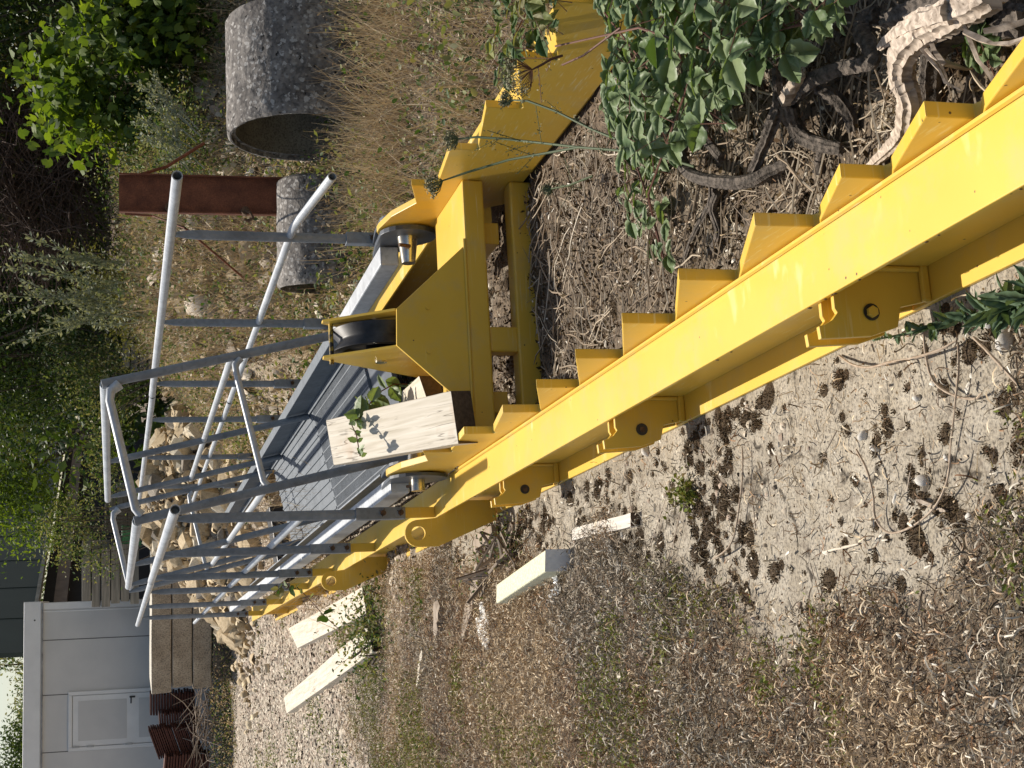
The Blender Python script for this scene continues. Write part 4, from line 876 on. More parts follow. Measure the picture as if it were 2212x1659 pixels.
def flatdir(n): a = RNG.random(n) * 6.28; return np.stack([np.cos(a), np.sin(a), RNG.normal(size=n) * .12], 1)
# curled dry litter, left and near
def k_lit(x, y): 
    t, s = ts_of(x, y); return (inview(x, y) & offbeam(x, y)) * ((1 - padf(x, y)) * (.65 + .35 * patch(x, y, 3, 21, .35, .6)) * (t < .7) * sst(11, 5, y) + .07 * padf(x, y))
x, y = field(700000, (-2.4, .8, 1.7, 10), k_lit); sel = fbm(x, y, 1.5, 23) + RNG.normal(size=len(x)) * .09; q3 = RNG.random(len(x)) < .45
LITS = island("straw litter", [(.30, .21, .12), (.66, .52, .34), (.80, .68, .50), (.14, .09, .05), (.72, .57, .38), (.5, .38, .24)], .9)
LITR = island("red brown litter", [(.20, .10, .05), (.34, .19, .10), (.10, .06, .035), (.50, .33, .20), (.66, .52, .37), (.06, .035, .02)], .9)
LITG = island("grey litter", [(.24, .20, .14), (.46, .39, .29), (.10, .08, .05), (.66, .58, .46), (.07, .055, .035), (.76, .69, .57)], .9)
for m_, c_ in ((LITS, sel < .45), (LITR, (sel >= .45) & (sel < .54)), (LITG, sel >= .54)):
    a_, b_ = c_ & q3, c_ & ~q3
    gc("dry_litter", curl_t(wd=.034), x[a_], y[a_], m_, .033, .002, .030, 2.5); gc("leaf_litter", L_DIA, x[b_], y[b_], m_, .0085, .0, .024, 2.5)
x, y = field(26000, (-2.4, .6, 1.7, 8), lambda x, y: k_lit(x, y) * patch(x, y, 3.2, 27, .5, .64)); n = len(x); d = RNG.normal(size=(n, 3)) * .75 + (0, 0, 1.)
scatter("dry_stems", blade_t(.45, .009)[0], blade_t(.45, .009)[1], np.stack([x, y, height(x, y)], 1), rots(n, d), np.stack([RNG.uniform(.03, .10, n), np.full(n, .12), RNG.uniform(.03, .10, n)], 1), DRY, kind="stuff")
x, y = field(60000, (-2.4, .8, 1.7, 10), lambda x, y: k_lit(x, y) * patch(x, y, 1.6, 25, .5, .62)); n = len(x)
scatter("straw", blade_t(.3, .02)[0], blade_t(.3, .02)[1], np.stack([x, y, height(x, y) + RNG.random(n) * .03], 1), rots(n, flatdir(n)), RNG.uniform(.02, .07, n), DRY, kind="stuff")
x, y = field(5200, (-2.4, 1.8, 1.7, 9), lambda x, y: inview(x, y) * offbeam(x, y) * .6); n = len(x); gc("pale_flakes", chip_t(), x, y, island("pale flake", [(.62, .56, .46), (.74, .70, .62), (.5, .42, .3)]), 1, .006, .02, 1.5, flatdir(n), np.stack([RNG.uniform(.008, .026, n), RNG.uniform(.004, .009, n), RNG.uniform(.004, .009, n)], 1))
# litter, husks between the two toothed plates and to the right
def k_mid(x, y):
    t, s = ts_of(x, y); return (inview(x, y) & offbeam(x, y) & (t > .8)) * (.25 + .75 * patch(x, y, 5, 31, .38, .62)) * (s < 9)
x, y = field(190000, (-.6, 3.6, 1.7, 9), k_mid); h_ = len(x) // 2
gc("dry_litter", curl_t(), x[:h_ // 2], y[:h_ // 2], LIT, .024, .0, .02, 2.5); gc("moss", L_DIA, x[h_ // 2:h_], y[h_ // 2:h_], MOSS, .02, .0, .015, 1.2); gc("moss", L_DIA, x[h_:], y[h_:], MOSS, .014, .0, .015, 1.2)
# moss cushions on the concrete
mx, my = field(24000, (-2.2, 1.9, 1.8, 6.6), lambda x, y: inview(x, y) * offbeam(x, y) * padf(x, y) * (.05 + .95 * patch(x, y, 6.5, 41, .44, .60) * (.15 + .85 * np.maximum(sst(2.7, 3.5, ts_of(x, y)[1]) * sst(-.15, .15, ts_of(x, y)[0]), patch(x, y, 1.3, 43, .5, .6)))))
mr = np.minimum(RNG.gamma(1.6, .0058, len(mx)) + .004, .034); nb = (mr * mr * 190000).astype(int) + 6; idx = np.repeat(np.arange(len(mx)), nb); rr = mr[idx] * np.sqrt(RNG.random(len(idx))); aa = RNG.random(len(idx)) * 6.28
bx_, by_ = mx[idx] + rr * np.cos(aa), my[idx] + rr * np.sin(aa); dome = mr[idx] * .45 * np.sqrt(np.clip(1 - (rr / mr[idx]) ** 2, 0, 1))
pos = np.stack([bx_, by_, height(bx_, by_) + dome * RNG.uniform(.5, 1, len(idx))], 1); kk = offbeam(bx_, by_); pos = pos[kk]
scatter("moss", L_DIA[0], L_DIA[1], pos, rots(len(pos), RNG.normal(size=(len(pos), 3)) + (0, 0, 1.)), RNG.uniform(.003, .0075, len(pos)), MOSS, kind="stuff")
DM = [(math.cos(k * .785) * r_, math.sin(k * .785) * r_, z_) for r_, z_ in ((1, 0), (.72, .30)) for k in range(8)] + [(0, 0, .42)]
DMF = [q for k in range(8) for q in ((k, (k + 1) % 8, 8 + (k + 1) % 8), (k, 8 + (k + 1) % 8, 8 + k), (8 + k, 8 + (k + 1) % 8, 16))]
k2 = offbeam(mx, my); aa = RNG.random(k2.sum()) * 6.28; scatter("moss", DM, DMF, np.stack([mx, my, height(mx, my) - .001], 1)[k2], np.stack([np.stack([np.cos(aa), np.sin(aa), 0 * aa], 1), np.stack([-np.sin(aa), np.cos(aa), 0 * aa], 1), np.tile((0., 0, 1), (len(aa), 1))], 2), np.stack([mr[k2] * RNG.uniform(.8, 1.2, k2.sum()), mr[k2] * RNG.uniform(.6, 1.1, k2.sum()), mr[k2] * .8], 1), MOSSD, kind="stuff")
# twigs everywhere near
def k_tw(x, y): t, s = ts_of(x, y); return inview(x, y) * offbeam(x, y) * (.25 + .75 * ((t > .8) | (padf(x, y) < .5)))
x, y = field(7000, (-2.4, 3.6, 1.8, 9), k_tw); n = len(x)
TWT = ([(0, .5, 0), (0, -.4, .4), (0, -.4, -.5), (.5, .6, .1), (.5, -.3, .5), (.5, -.3, -.4), (1, .2, 0), (1, -.2, .2), (1, -.2, -.2)], [(0, 1, 4), (0, 4, 3), (1, 2, 5), (1, 5, 4), (2, 0, 3), (2, 3, 5), (3, 4, 7), (3, 7, 6), (4, 5, 8), (4, 8, 7), (5, 3, 6), (5, 6, 8)])
L_ = RNG.gamma(2.2, .03, n) + .015; gc("dead_twigs", TWT, x, y, TWIG, 1, .006, .012, .5, flatdir(n), np.stack([L_, RNG.uniform(.001, .0028, n), RNG.uniform(.001, .0028, n)], 1))
# thin pale roots and stalks in the middle strip
b = MB()
for _ in range(700):
    t, s = random.uniform(.86, 1.78), random.uniform(1.9, 4.8); p0 = W(t, s, .012 + random.random() * .02); a = random.uniform(0, 6.28); pl = [p0]
    for k in range(6): a += random.uniform(-.5, .5); q = pl[-1] + np.array([math.cos(a), math.sin(a), random.uniform(-.10, .12)]) * random.uniform(.02, .06); q[2] = max(q[2], .006); pl.append(q)
    t2, _s = ts_of(pl[-1][0], pl[-1][1])
    if .84 < t2 < 1.8: b.tube(pl, [random.uniform(.0010, .0028)] * 7, 4)
b.build("dry_roots", ROOTM, smooth=True, kind="stuff")
b = MB()
for _ in range(260):
    t, s = random.uniform(.86, 1.78), random.uniform(1.9, 4.8); p0 = W(t, s, random.uniform(.01, .05)); a = random.gauss(1.2, .9); pl = [p0]; st = random.uniform(.02, .06)
    for k in range(6): a += random.uniform(-.25, .25); q = pl[-1] + np.array([math.cos(a), math.sin(a), random.uniform(-.15, .15)]) * st; q[2] = max(q[2], .008); pl.append(q)
    t2, _s = ts_of(pl[-1][0], pl[-1][1])
    if .84 < t2 < 1.8: b.tube(pl, [random.uniform(.0012, .0032)] * 6 + [.0008], 5)
b.build("dead_stems", ROOTM, smooth=True, kind="stuff")
# gravel chips
def k_gr(x, y): return inview(x, y) * (gravelf(x, y) * sst(17, 8, y) * 1.0 + .05)
x, y = field(120000, (-4.2, .2, 3, 16), k_gr); n = len(x); gc("gravel", chip_t(), x, y, CHIP, .017, -.004, .002, .35)
x, y = field(90000, (-6.5, .2, 7.5, 19.3), lambda x, y: inview(x, y) * gravelf(x, y)); gc("gravel", chip_t(), x, y, CHIP, .036, -.012, .004, .6)
x, y = field(3600, (-2.4, 3.2, 1.8, 6), lambda x, y: inview(x, y) * offbeam(x, y) * .5); gc("gravel", chip_t(), x, y, CHIP, .011, -.001, .002, .3)
# bigger white pebbles and chips near: individuals
PEB = simple("pale pebble", (.5, .47, .42), (.72, .69, .63), 20, .8, 0, .2)
def pebble_mesh(seed):
    bm = bmesh.new(); bmesh.ops.create_icosphere(bm, subdivisions=2, radius=.5); rnd = random.Random(seed); ax_ = [rnd.uniform(.7, 1.1) for _ in range(3)]
    for v in bm.verts: v.co = Vector([c * a * (1 + .16 * math.sin(seed + 5 * v.co.x + 7 * v.co.y)) for c, a in zip(v.co, ax_)])
    me = bpy.data.meshes.new("pebble"); bm.to_mesh(me); bm.free(); me.polygons.foreach_set("use_smooth", [True] * len(me.polygons)); return me
pm_ = [pebble_mesh(k + 50) for k in range(4)]
for q in pm_: q.name = "pebble"; q.materials.append(PEB)
for px, py, sz, lb in ((2000, 1037, .018, "white pointed pebble on the bare concrete beside the long dry stem"), (1895, 968, .013, "white oval pebble nearest the near left concrete crack"), (1985, 860, .012, "small grey pebble near the yellow beam's bottom edge"), (1870, 940, .015, "pale double pebble in the middle of the concrete"), (2050, 990, .011, "round white pebble at the concrete edge by the moss"), (2185, 735, .032, "large white stone by the thistle at the near edge"), (2145, 690, .026, "cream stone touching the yellow bottom flange"), (2100, 1115, .013, "white pebble under the long dry stem's end"), (1400, 975, .016, "pale pebble on the mossy concrete near the second bracket")):
    p_ = G(px, py, 0); rock((p_[0], p_[1], sz * .35), sz * 1.6, random.choice(pm_), lb, name="pebble", cat="pebble")
# green low mats, left
def k_gm(x, y): t, s = ts_of(x, y); return inview(x, y) * (t < .55) * (1 - padf(x, y)) * patch(x, y, 2.4, 61, .50, .62) * sst(12, 6, y)
x, y = field(230000, (-2.4, .3, 2, 10), k_gm); gc("ground_cover", L_DIA, x, y, GMOSS, .012, .012, .035, 1.6)
def k_gm2(x, y): return inview(x, y) * sst(6, 8.5, y) * patch(x, y, 1.8, 66, .54, .72) * .6
x, y = field(60000, (-4.5, .4, 6, 16), k_gm2); gc("ground_cover", L_DIA, x, y, WEED, .022, .0, .05, 1.6)
x, y = field(16000, (-7, -2.9, 19.0, 21.3), lambda x, y: .9 * np.ones_like(x)); n = len(x); zz_ = height(x, y) + RNG.random(n) ** 1.6 * .30
scatter("weeds", L_DIA[0], L_DIA[1], np.stack([x, y, zz_], 1)[:n // 2], rots(n // 2), RNG.uniform(.02, .05, n // 2), WEED, kind="stuff"); scatter("dry_weeds", L_DIA[0], L_DIA[1], np.stack([x, y, zz_], 1)[n // 2:], rots(n - n // 2), RNG.uniform(.02, .05, n - n // 2), DRY, kind="stuff")
# weeds right of the frame and on the bank
def k_wd(x, y): t, s = ts_of(x, y); return inview(x, y, 200) * (t > 2.02) * (.35 + .65 * patch(x, y, 1.8, 71, .4, .6))
x, y = field(90000, (.3, 4.5, 2.5, 13.5), k_wd); n = len(x); hh = RNG.random(n) ** 1.5 * .30 * (.4 + patch(x, y, 1.2, 75, .3, .7))
pos = np.stack([x, y, height(x, y) + hh], 1); h_ = n * 58 // 100
scatter("weeds", L_OVA[0], L_OVA[1], pos[:h_], rots(h_, tilt=1.0), RNG.uniform(.015, .042, h_), WEED, kind="stuff")
scatter("dry_weeds", L_DIA[0], L_DIA[1], pos[h_:], rots(n - h_), RNG.uniform(.008, .026, n - h_), DRY, kind="stuff")
def k_bk(x, y): h = height(x, y); return inview(x, y, 300) * ((h > .12) | (x > -.2)) * (x > -1.6) * (.25 + .75 * patch(x, y, 1.1, 81, .42, .6))
x, y = field(95000, (-1.8, 4.5, 8.5, 15.5), k_bk); n = len(x); pos = np.stack([x, y, height(x, y) + RNG.random(n) ** 2 * .34], 1)
scatter("bank_weeds", L_DIA[0], L_DIA[1], pos[:n * 6 // 10], rots(n * 6 // 10), RNG.uniform(.02, .055, n * 6 // 10), WEED, kind="stuff")
xb, yb = field(9000, (-1.6, 4.5, 8.8, 14.5), lambda x, y: inview(x, y, 200) * ((height(x, y) > .1) | (x > -.1)) * (.2 + .8 * patch(x, y, 1.4, 88, .4, .6))); nb_ = len(xb); scatter("bank_rubble", chip_t()[0], chip_t()[1], np.stack([xb, yb, height(xb, yb)], 1), rots(nb_, tilt=1.2), RNG.gamma(2, .03, nb_) + .02, CHIP, kind="stuff")
scatter("bank_dry_weeds", L_DIA[0], L_DIA[1], pos[n * 6 // 10:], rots(n - n * 6 // 10), RNG.uniform(.02, .05, n - n * 6 // 10), DRY, kind="stuff")
BT = blade_t(.35, .011)
x, y = field(42000, (.2, 4.6, 4.2, 13.5), lambda x, y: inview(x, y, 200) * (ts_of(x, y)[0] > 2.02) * (.1 + .9 * patch(x, y, 1.5, 91, .45, .6))); n = len(x)
d = RNG.normal(size=(n, 3)) * .38 + (0, 0, 1.); L_ = RNG.uniform(.12, .42, n); scatter("dry_grass", BT[0], BT[1], np.stack([x, y, height(x, y)], 1), rots(n, d), np.stack([L_, np.maximum(L_ * .6, .16), L_], 1), DRY, kind="stuff")
x, y = field(34000, (-1.7, 4.2, 8.8, 15), lambda x, y: inview(x, y, 200) * (.1 + .9 * patch(x, y, 1.5, 95, .5, .62))); n = len(x)
d = RNG.normal(size=(n, 3)) * .5 + (0, 0, 1.); L_ = RNG.uniform(.12, .45, n); scatter("dry_grass", BT[0], BT[1], np.stack([x, y, height(x, y)], 1), rots(n, d), np.stack([L_, L_ * .8, L_], 1), DRY, kind="stuff")

for cx_, cy_, n_, L0 in ((860, 60, 260, .38), (870, 150, 320, .42), (880, 260, 360, .42), (860, 340, 260, .34), (840, 430, 220, .34), (930, 200, 200, .34), (700, 330, 220, .4), (560, 330, 220, .38), (480, 300, 160, .3), (520, 620, 200, .3), (450, 700, 160, .3), (1010, 60, 200, .35)):
    n_ = n_ * 2 // 5
    c_ = G(cx_, cy_, .0) if cx_ > 800 else G(cx_, cy_, .45); n = n_; px_ = c_[0] + RNG.normal(size=n) * .26; py_ = c_[1] + RNG.normal(size=n) * .26; d = RNG.normal(size=(n, 3)) * .34 + (0, 0, 1.); L_ = RNG.uniform(.6, 1.3, n) * L0
    scatter("dry_grass", blade_t(.3, .008, 4)[0], blade_t(.3, .008, 4)[1], np.stack([px_, py_, height(px_, py_)], 1), rots(n, d), np.stack([L_, np.full(n, .35), L_], 1), DRY, kind="stuff")
# ---- old vine / root wood in the near right
def pxz(pts): return [G(x, y, z) for x, y, z in pts]
def r2(X, Y_, z): return ((2600 + X * .8632) / 1.8228, Y_ * .8632 / 1.8228, z)
vine = thing("vine_stump", "gnarled dead vine trunk with peeling pale bark inside the ramp frame", "dead vine", G(2080, 100, 0))
vo = np.array(vine.location)
def gnarl(pl, r, name, m, n=12, jit=.13, sub=7, wig=.25):
    pl = [np.array(p) for p in pl]; out = []; rr = []
    for i in range(len(pl) - 1):
        p0, p1, p2, p3 = pl[max(0, i - 1)], pl[i], pl[i + 1], pl[min(len(pl) - 1, i + 2)]
        for j in range(sub):
            t = j / sub; out.append(.5 * ((2 * p1) + (-p0 + p2) * t + (2 * p0 - 5 * p1 + 4 * p2 - p3) * t * t + (-p0 + 3 * p1 - 3 * p2 + p3) * t ** 3) + RNG.normal(size=3) * lerp(r[i], r[i + 1], t) * wig * .18); rr.append(lerp(r[i], r[i + 1], t) * random.uniform(.95, 1.05))
    out.append(pl[-1]); rr.append(r[-1]); b = MB(vo); b.tube(out, rr, n + 8, jit=jit * .3, groove=.22); return b.build(name, m, vine, smooth=True)
gnarl(pxz([r2(935, 775, .02), r2(1040, 680, .05), r2(1115, 590, .09), r2(1135, 450, .12), r2(1100, 330, .14), r2(1120, 220, .16), r2(1210, 130, .17), r2(1350, 60, .17), r2(1520, -40, .16)]), [.006, .012, .017, .021, .023, .024, .026, .026, .028], "peeling_trunk", STRIP, jit=.16, n=20, sub=12)
gnarl(pxz([r2(1240, 480, .03), r2(1235, 350, .05), r2(1260, 220, .07), r2(1360, 120, .09), r2(1500, 90, .1), r2(1680, 110, .1)]), [.018, .019, .02, .025, .026, .026], "branch", BARK, jit=.12)
gnarl(pxz([r2(1000, 215, .16), r2(1080, 150, .18), r2(1190, 90, .19), r2(1320, 50, .19)]), [.006, .012, .017, .02], "peeling_branch", STRIP, jit=.3)
gnarl(pxz([r2(1030, 90, .13), r2(1150, 50, .14), r2(1260, 5, .15), r2(1330, -40, .15)]), [.014, .018, .02, .02], "branch", BARK)
gnarl(pxz([r2(985, 60, .05), r2(930, 90, .06), r2(920, 150, .07), r2(960, 230, .08), r2(960, 285, .09), r2(850, 305, .10), r2(760, 335, .11), r2(680, 370, .10), r2(610, 430, .09), r2(560, 480, .08)]), [.014, .016, .017, .015, .014, .0145, .015, .016, .019, .02], "branch", BARK)
gnarl(pxz([r2(540, 300, .13), r2(545, 380, .12), r2(560, 450, .1), r2(520, 560, .08), r2(470, 680, .07), r2(425, 790, .06)]), [.012, .014, .019, .016, .014, .013], "branch", BARK)
gnarl(pxz([r2(640, 340, .14), r2(600, 400, .12), r2(580, 450, .1)]), [.009, .015, .02], "peeling_branch", STRIP, jit=.3)
gnarl(pxz([r2(585, 470, .09), r2(610, 560, .07), r2(660, 630, .05), r2(760, 665, .04), r2(830, 680, .03)]), [.02, .018, .016, .014, .012], "branch", BARK)
gnarl(pxz([r2(120, 620, .07), r2(95, 700, .09), r2(130, 785, .10), r2(220, 820, .1), r2(330, 832, .09), r2(430, 820, .07), r2(510, 775, .05), r2(600, 740, .03)]), [.012, .014, .015, .0155, .016, .016, .015, .013], "branch", BARK, jit=.07)
gnarl(pxz([r2(720, 400, .07), r2(800, 450, .05), r2(860, 520, .03), r2(880, 600, .02)]), [.012, .014, .013, .01], "branch", BARK)
gnarl(pxz([r2(280, 720, .1), r2(200, 620, .12), r2(210, 560, .13)]), [.012, .012, .01], "branch", BARK)
gnarl(pxz([r2(740, 690, .02), r2(720, 790, .02)]), [.012, .011], "branch", BARK)
gnarl(pxz([r2(230, 1150, .02), r2(270, 1060, .03), r2(240, 960, .04), r2(260, 880, .05)]), [.009, .01, .01, .009], "branch", BARK)
gnarl(pxz([r2(110, 1190, .02), r2(160, 1060, .03), r2(230, 930, .04), r2(240, 850, .05)]), [.007, .009, .01, .011], "branch", BARK)
for k in range(16):  # hanging strips of bark
    x0, y0 = random.uniform(1080, 1500), random.uniform(20, 160); b = MB(vo); p0 = G(*r2(x0, y0, 0)[:2], .17); pl = [p0]
    a = np.array([random.uniform(-1, .4), random.uniform(-.6, .6), -.3]); a /= np.linalg.norm(a)
    for j in range(5): a = a + RNG.normal(size=3) * .25; a /= np.linalg.norm(a); q = pl[-1] + a * .03; q[2] = max(q[2], .02); pl.append(q)
    b.tube(pl, [.004, .006, .005, .004, .003, .001], 4, jit=.5); b.build("bark_strip", STRIP, vine, smooth=True)

# ---- brambles
def bramble(name, label, region, n, z0, z1, size=.055, canes=None, seedm=BRAM, cm=REDST):
    ctr = np.mean([G(*q, z0) for q in region], 0); ctr[2] = 0; root = thing(name, label, "bramble", ctr); P_ = []; D_ = []; S_ = []
    reg = np.array(region, float); lo, hi = reg.min(0), reg.max(0); b = MB(ctr); k = 0
    while k < n:
        x, y = random.uniform(lo[0], hi[0]), random.uniform(lo[1], hi[1])
        if sdpoly(reg, np.array([x]), np.array([y]))[0] > 0: continue
        z = random.uniform(z0, z1); p_ = G(x, y, z); k += 1; a = random.uniform(0, 6.28); base_d = np.array([math.cos(a), math.sin(a), random.uniform(-.5, .3)]); s_ = size * random.uniform(.55, 1.25)
        stem0 = p_ - base_d * s_ * .8 - np.array([0, 0, .03]); b.tube([stem0, p_], [.0014, .001], 4)
        for da, f in ((0, 1.1), (1.35, .9), (-1.35, .9)):
            d = np.array([math.cos(a + da), math.sin(a + da), base_d[2] * .6 + random.uniform(-.3, .2)]); P_.append(p_); D_.append(d); S_.append(s_ * f)
    V_, F_ = scatter_arr(L_SER[0], L_SER[1], np.array(P_) - ctr, rots(len(P_), np.array(D_), .4), np.array(S_)); np_mesh("leaves", V_, F_, 3, seedm, parent=root, smooth=False)
    for c in canes or []: b.tube([G(*q) for q in c], .0028, 5)
    b.build("canes", cm, root, smooth=True); return root
bramble("bramble", "dense bramble with toothed dark green leaves over the far toothed plate", [(1290, -30), (1290, 90), (1300, 200), (1330, 350), (1420, 330), (1480, 280), (1560, 250), (1590, 130), (1600, -30)], 250, .05, .42, .058, [[(1300, 20, .3), (1400, 150, .35), (1500, 260, .2), (1560, 330, .05)], [(1450, -20, .3), (1480, 200, .3), (1400, 420, .15), (1430, 560, .03)], [(1620, 0, .2), (1560, 120, .3), (1380, 60, .4), (1200, 100, .4)], [(1340, 60, .4), (1260, 120, .42), (1215, 140, .4)]])
bramble("bramble", "trailing bramble shoot with bigger leaves reaching from the right towards the middle litter", [(1330, 280), (1330, 470), (1420, 560), (1470, 560), (1440, 420), (1400, 300)], 26, .03, .2, .055, [[(1350, 280, .25), (1400, 430, .12), (1440, 580, .04)]])
bramble("bramble", "bramble leaves over the vine trunk at the near right corner", [(1580, -30), (1600, 130), (1700, 120), (1760, 70), (1820, -20)], 46, .12, .3, .06, [[(1600, -20, .2), (1700, 60, .25), (1800, 40, .2)]])
bramble("bramble", "few bramble leaves beside the near end of the toothed plate", [(2040, 75), (2080, 130), (2140, 150), (2140, 90), (2090, 60)], 7, .06, .14, .05)
bramble("bramble", "pale green bramble leaves behind the far toothed plate at the right edge", [(1060, -20), (1050, 120), (1075, 200), (1130, 120), (1200, 60), (1210, -20)], 60, .15, .5, .05, [[(1150, 0, .3), (1100, 100, .4)]], WEED)
bramble("bramble", "bramble sprig hanging over the bleached timber beam", [(795, 830), (800, 880), (830, 860), (850, 840), (830, 800)], 10, .50, .56, .05) if 0 else None
def sprig(name, label, pts, leaves, size, m, r=.0025, T=L_OVA, cm=REDST):
    P0 = [np.array(p) for p in pts]; b = MB(P0[0]); b.tube(P0, r, 5); root = thing(name, label, "sprig", P0[0]); P_ = []; D_ = []
    for _ in range(leaves):
        f = random.random() * (len(P0) - 1); i = int(f); q = lerp(P0[i], P0[i + 1], f - i); P_.append(q); D_.append(RNG.normal(size=3) + (0, 0, -.2))
    V_, F_ = scatter_arr(T[0], T[1], np.array(P_) - P0[0], rots(len(P_), np.array(D_), 1.2), size * RNG.uniform(.7, 1.3, len(P_))); np_mesh("leaves", V_, F_, 3, m, parent=root); b.build("stem", cm, root, smooth=True)
    return root
sprig("bramble_sprig", "bramble sprig with toothed leaves between pulley bracket and bleached timber", [GS(900, 830, 5.5), GS(850, 830, 5.45), GS(815, 850, 5.4), GS(790, 885, 5.3), GS(775, 905, 5.25)], 26, .075, BRAM, T=L_SER)
sprig("bramble_sprig", "thin sprig of small green leaves hanging on the bleached timber", [GS(775, 905, 5.2), GS(757, 912, 5.25), GS(770, 940, 5.2), GS(778, 985, 5.15)], 16, .038, BRAM)
sprig("bramble_sprig", "leafy sprig climbing across the far left guard posts", [GS(800, 1420, 8.2), GS(700, 1330, 8.6), GS(650, 1275, 8.6), GS(610, 1265, 8.6), GS(590, 1285, 8.6)], 18, .07, WEED)

# ---- umbels, thistle, stalks
def umbel(name, label, pts, head_r, z, m=STEMG, open_=True):
    P0 = [np.array(p) for p in pts]; root = thing(name, label, "wild carrot", P0[0]); b = MB(P0[0]); b.tube(P0, [.0035] * (len(P0) - 1) + [.0022], 6); tip = P0[-1]; d = tip - P0[-2]; d /= np.linalg.norm(d)
    H_ = []
    for k in range(34):
        v = RNG.normal(size=3); v -= d * (v @ d); v /= np.linalg.norm(v); f = math.sqrt(random.random()); e = tip + d * head_r * 1.0 * (1.1 - .3 * f) + v * head_r * .75 * f
        b.tube([tip, lerp(tip, e, .5) + v * head_r * .25, e], [.0009, .0008, .0007], 4)
        for j in range(12): H_.append(e + RNG.normal(size=3) * head_r * .12)
    for k in range(10):
        f = random.uniform(.2, .8) * (len(P0) - 1); i = int(f); q = lerp(P0[i], P0[i + 1], f - i)
        if k % 3 == 0:
            e = q + RNG.normal(size=3) * .05 + (0, 0, .03); b.tube([q, e], .001, 4)
            for j in range(14): H_.append(lerp(q, e, random.random()) + RNG.normal(size=3) * .006)
    b.build("stem", m, root, smooth=True); H_ = np.array(H_); V_, F_ = scatter_arr(L_DIA[0], L_DIA[1], H_ - P0[0], rots(len(H_)), RNG.uniform(.005, .011, len(H_))); np_mesh("seed_head", V_, F_, 3, SEED, parent=root); return root
SEED = island("seed head", [(.20, .19, .11), (.34, .31, .2), (.12, .13, .06)], .8)
umbel("wild_carrot", "tall wild carrot with a closed seed head in front of the far toothed plate", [GS(1500, 360, 3.0), GS(1400, 330, 3.2), GS(1250, 318, 3.45), GS(1100, 345, 3.7), GS(1010, 372, 3.8), GS(957, 390, 3.85)], .045, 0)
umbel("wild_carrot", "wild carrot seed head above the tooth left of the leaf cluster", [GS(1250, 318, 3.45), GS(1180, 310, 3.6), GS(1090, 300, 3.75), GS(1030, 296, 3.8), GS(990, 300, 3.85)], .035, 0)
umbel("wild_carrot", "wild carrot leaning right with a small head at the plate's upper tooth", [GS(1330, 300, 3.3), GS(1280, 280, 3.4), GS(1200, 240, 3.5), GS(1140, 218, 3.55), GS(1105, 216, 3.6)], .03, 0)
umbel("wild_carrot", "pale open dried umbel drooping over the right side tooth", [GS(1215, 120, 3.1), GS(1190, 128, 3.1), GS(1170, 140, 3.1), GS(1150, 150, 3.1)], .07, 0, REDST)
umbel("wild_carrot", "small round green seed head at the foot of the far toothed plate", [GS(1280, 380, 3.9), GS(1230, 400, 4.0), GS(1190, 408, 4.1)], .025, 0)
th = [G(2250, 640, .12), G(2190, 655, .10), G(2110, 680, .08), G(2030, 700, .05), G(1960, 720, .03), G(1885, 735, .04)]
rt_ = thing("thistle", "grey green thistle stalk lying along the near foot of the yellow beam", "thistle", th[0]); b = MB(th[0]); b.tube(th, [.005, .005, .004, .003, .0025, .0015], 6)
P_, D_, S_ = [], [], []
for k in range(90):
    f = (random.random() ** 1.5) * (len(th) - 1); i = int(f); q = lerp(th[i], th[i + 1], f - i); P_.append(q); D_.append(RNG.normal(size=3) + (0, 0, .4)); S_.append(.055 * (1 - f / len(th)) + .012)
V_, F_ = scatter_arr(L_SER[0], L_SER[1], np.array(P_) - th[0], rots(len(P_), np.array(D_), .9), np.stack([S_, np.array(S_) * .55, S_], 1)); np_mesh("leaves", V_, F_, 3, THIST, parent=rt_); b.build("stem", THIST, rt_, smooth=True)
# dry stems on the concrete
def stalk(pts, r, label, m=TWIG):
    P0 = pxz(pts); b = MB(P0[0]); out = []
    for i in range(len(P0) - 1):
        p0, p1, p2, p3 = P0[max(0, i - 1)], P0[i], P0[i + 1], P0[min(len(P0) - 1, i + 2)]
        for j in range(6):
            t = j / 6; out.append(.5 * ((2 * p1) + (-p0 + p2) * t + (2 * p0 - 5 * p1 + 4 * p2 - p3) * t * t + (-p0 + 3 * p1 - 3 * p2 + p3) * t ** 3))
    out.append(P0[-1]); b.tube(out, [r] * (len(out) - 2) + [r * .7, r * .4], 6, jit=.2); return b.build("dry_stem", m, loc=P0[0], smooth=True, label=label, cat="dry stem")
TANS = simple("tan stem", (.30, .22, .15), (.44, .35, .26), 80, .8)
def r5(X, Y_, z): return ((2800 + X * .7426) / 1.8228, (1800 + Y_ * .7426) / 1.8228, z)
stalk([r5(770, -40, .03), r5(830, 80, .03), r5(860, 210, .025), r5(870, 320, .02), r5(940, 400, .01), r5(1060, 370, .012), r5(1180, 270, .02), r5(1250, 130, .03), r5(1270, -20, .035)], .0024, "long curved tan bramble stem looping over the bare concrete", TANS)
def r4(X, Y_, z): return ((3000 + X * .622) / 1.8228, (800 + Y_ * .622) / 1.8228, z)
stalk([r4(490, 965, .005), r4(570, 1020, .02), r4(680, 1040, .03), r4(820, 1005, .035), r4(960, 980, .035), r4(1120, 930, .03), r4(1230, 870, .02)], .0027, "pinkish thorny stem lying beside the yellow beam's lower edge", TANS)
stalk([r4(1240, 880, .02), r4(1245, 1040, .02), r4(1230, 1200, .02), r4(1210, 1400, .015), r4(1180, 1659, .01)], .002, "straight thin tan stem running to the near edge of the concrete", TANS)
stalk([r4(1020, 760, .03), r4(1040, 980, .03), r4(1090, 1130, .025), r4(1200, 1210, .02), r4(1340, 1240, .01), r4(1390, 1200, .02)], .0025, "brown stem curving from the thistle over the concrete", TANS)
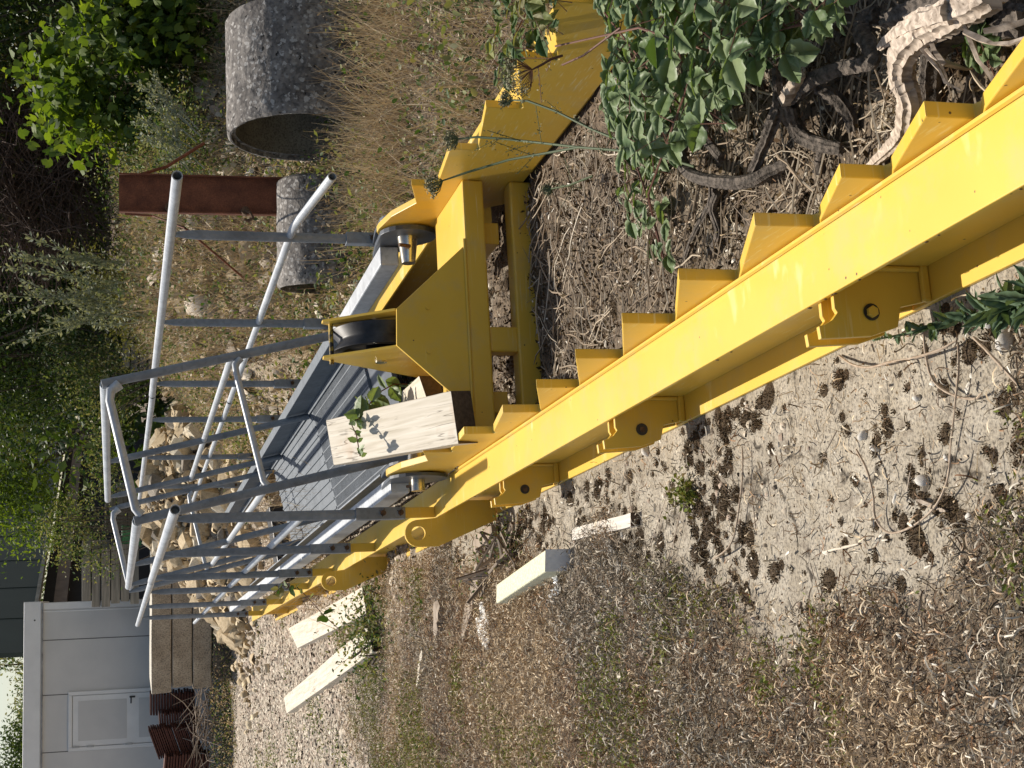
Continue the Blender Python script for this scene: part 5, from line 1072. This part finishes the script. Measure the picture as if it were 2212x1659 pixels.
stalk([r4(1340, 850, .03), r4(1430, 940, .04), r4(1560, 1080, .04), r4(1670, 1200, .03)], .003, "thorny tan stem in the near litter below the thistle", TANS)
stalk([r5(600, 505, .006), r5(650, 490, .01), r5(700, 480, .008), r5(780, 460, .006)], .003, "crooked white root piece lying on the concrete", simple("white root", (.55, .48, .38), (.7, .62, .5), 50, .8))
stalk([r5(10, 540, .02), r5(90, 480, .03), r5(130, 380, .02), r5(165, 120, .02), r5(165, -60, .02)], .0022, "thin pale stem over the mossy concrete left of the second bracket", TANS)
stalk([(905, 1400, .02), (935, 1450, .01), (985, 1505, .01), (1000, 1560, .01)], .003, "dark thin stem across the gravel by the straw", REDST)
stalk([(600, 1265, .05), (640, 1330, .04), (690, 1400, .03), (740, 1440, .02)], .004, "thin dark shoot across the planks", REDST) if 0 else None
# low herbs on the concrete
leafy("herb", "small green rosette herb on the mossy concrete by the coupling bracket", "herb", [(G(1480, 1062, .015), (.035, .04, .012))], 260, .016, L_OVA, GMOSS)
leafy("herb", "wiry green weed over the split plank's near end", "herb", [(G(790, 1385, .10), (.28, .28, .10)), (G(810, 1330, .08), (.2, .25, .07))], 1500, .03, L_DIA, WEED, twigs=20)
leafy("herb", "dark twiggy weed on the concrete between foam block and yellow ear", "herb", [(G(1050, 1225, .06), (.16, .22, .06)), (G(1100, 1190, .04), (.12, .2, .04))], 260, .02, L_DIA, WEED, twigs=40, bark=TWIG)
# straw tuft
x, y = RNG.normal(size=420) * .07, RNG.normal(size=420) * .12; c_ = G(940, 1440, 0)
scatter("straw", BT[0], BT[1], np.stack([c_[0] + x, c_[1] + y, np.full(420, .01)], 1), rots(420, flatdir(420)), np.stack([RNG.uniform(.08, .2, 420)] * 3, 1), DRY, kind="stuff")
# netting and black plastic under the far deck
b = MB(W(1.0, 11.8, 0)); b.hexa([W(.85, 11.6, .12), W(1.45, 11.6, .2), W(1.45, 11.9, .2), W(.85, 11.9, .12), W(.85, 11.6, .24), W(1.45, 11.6, .32), W(1.45, 11.9, .32), W(.85, 11.9, .24)]); b.build("plastic_box", DARKST, loc=W(1.0, 11.8, 0), label="black plastic box behind the end of the ribbed deck", cat="plastic box", bev=.01)
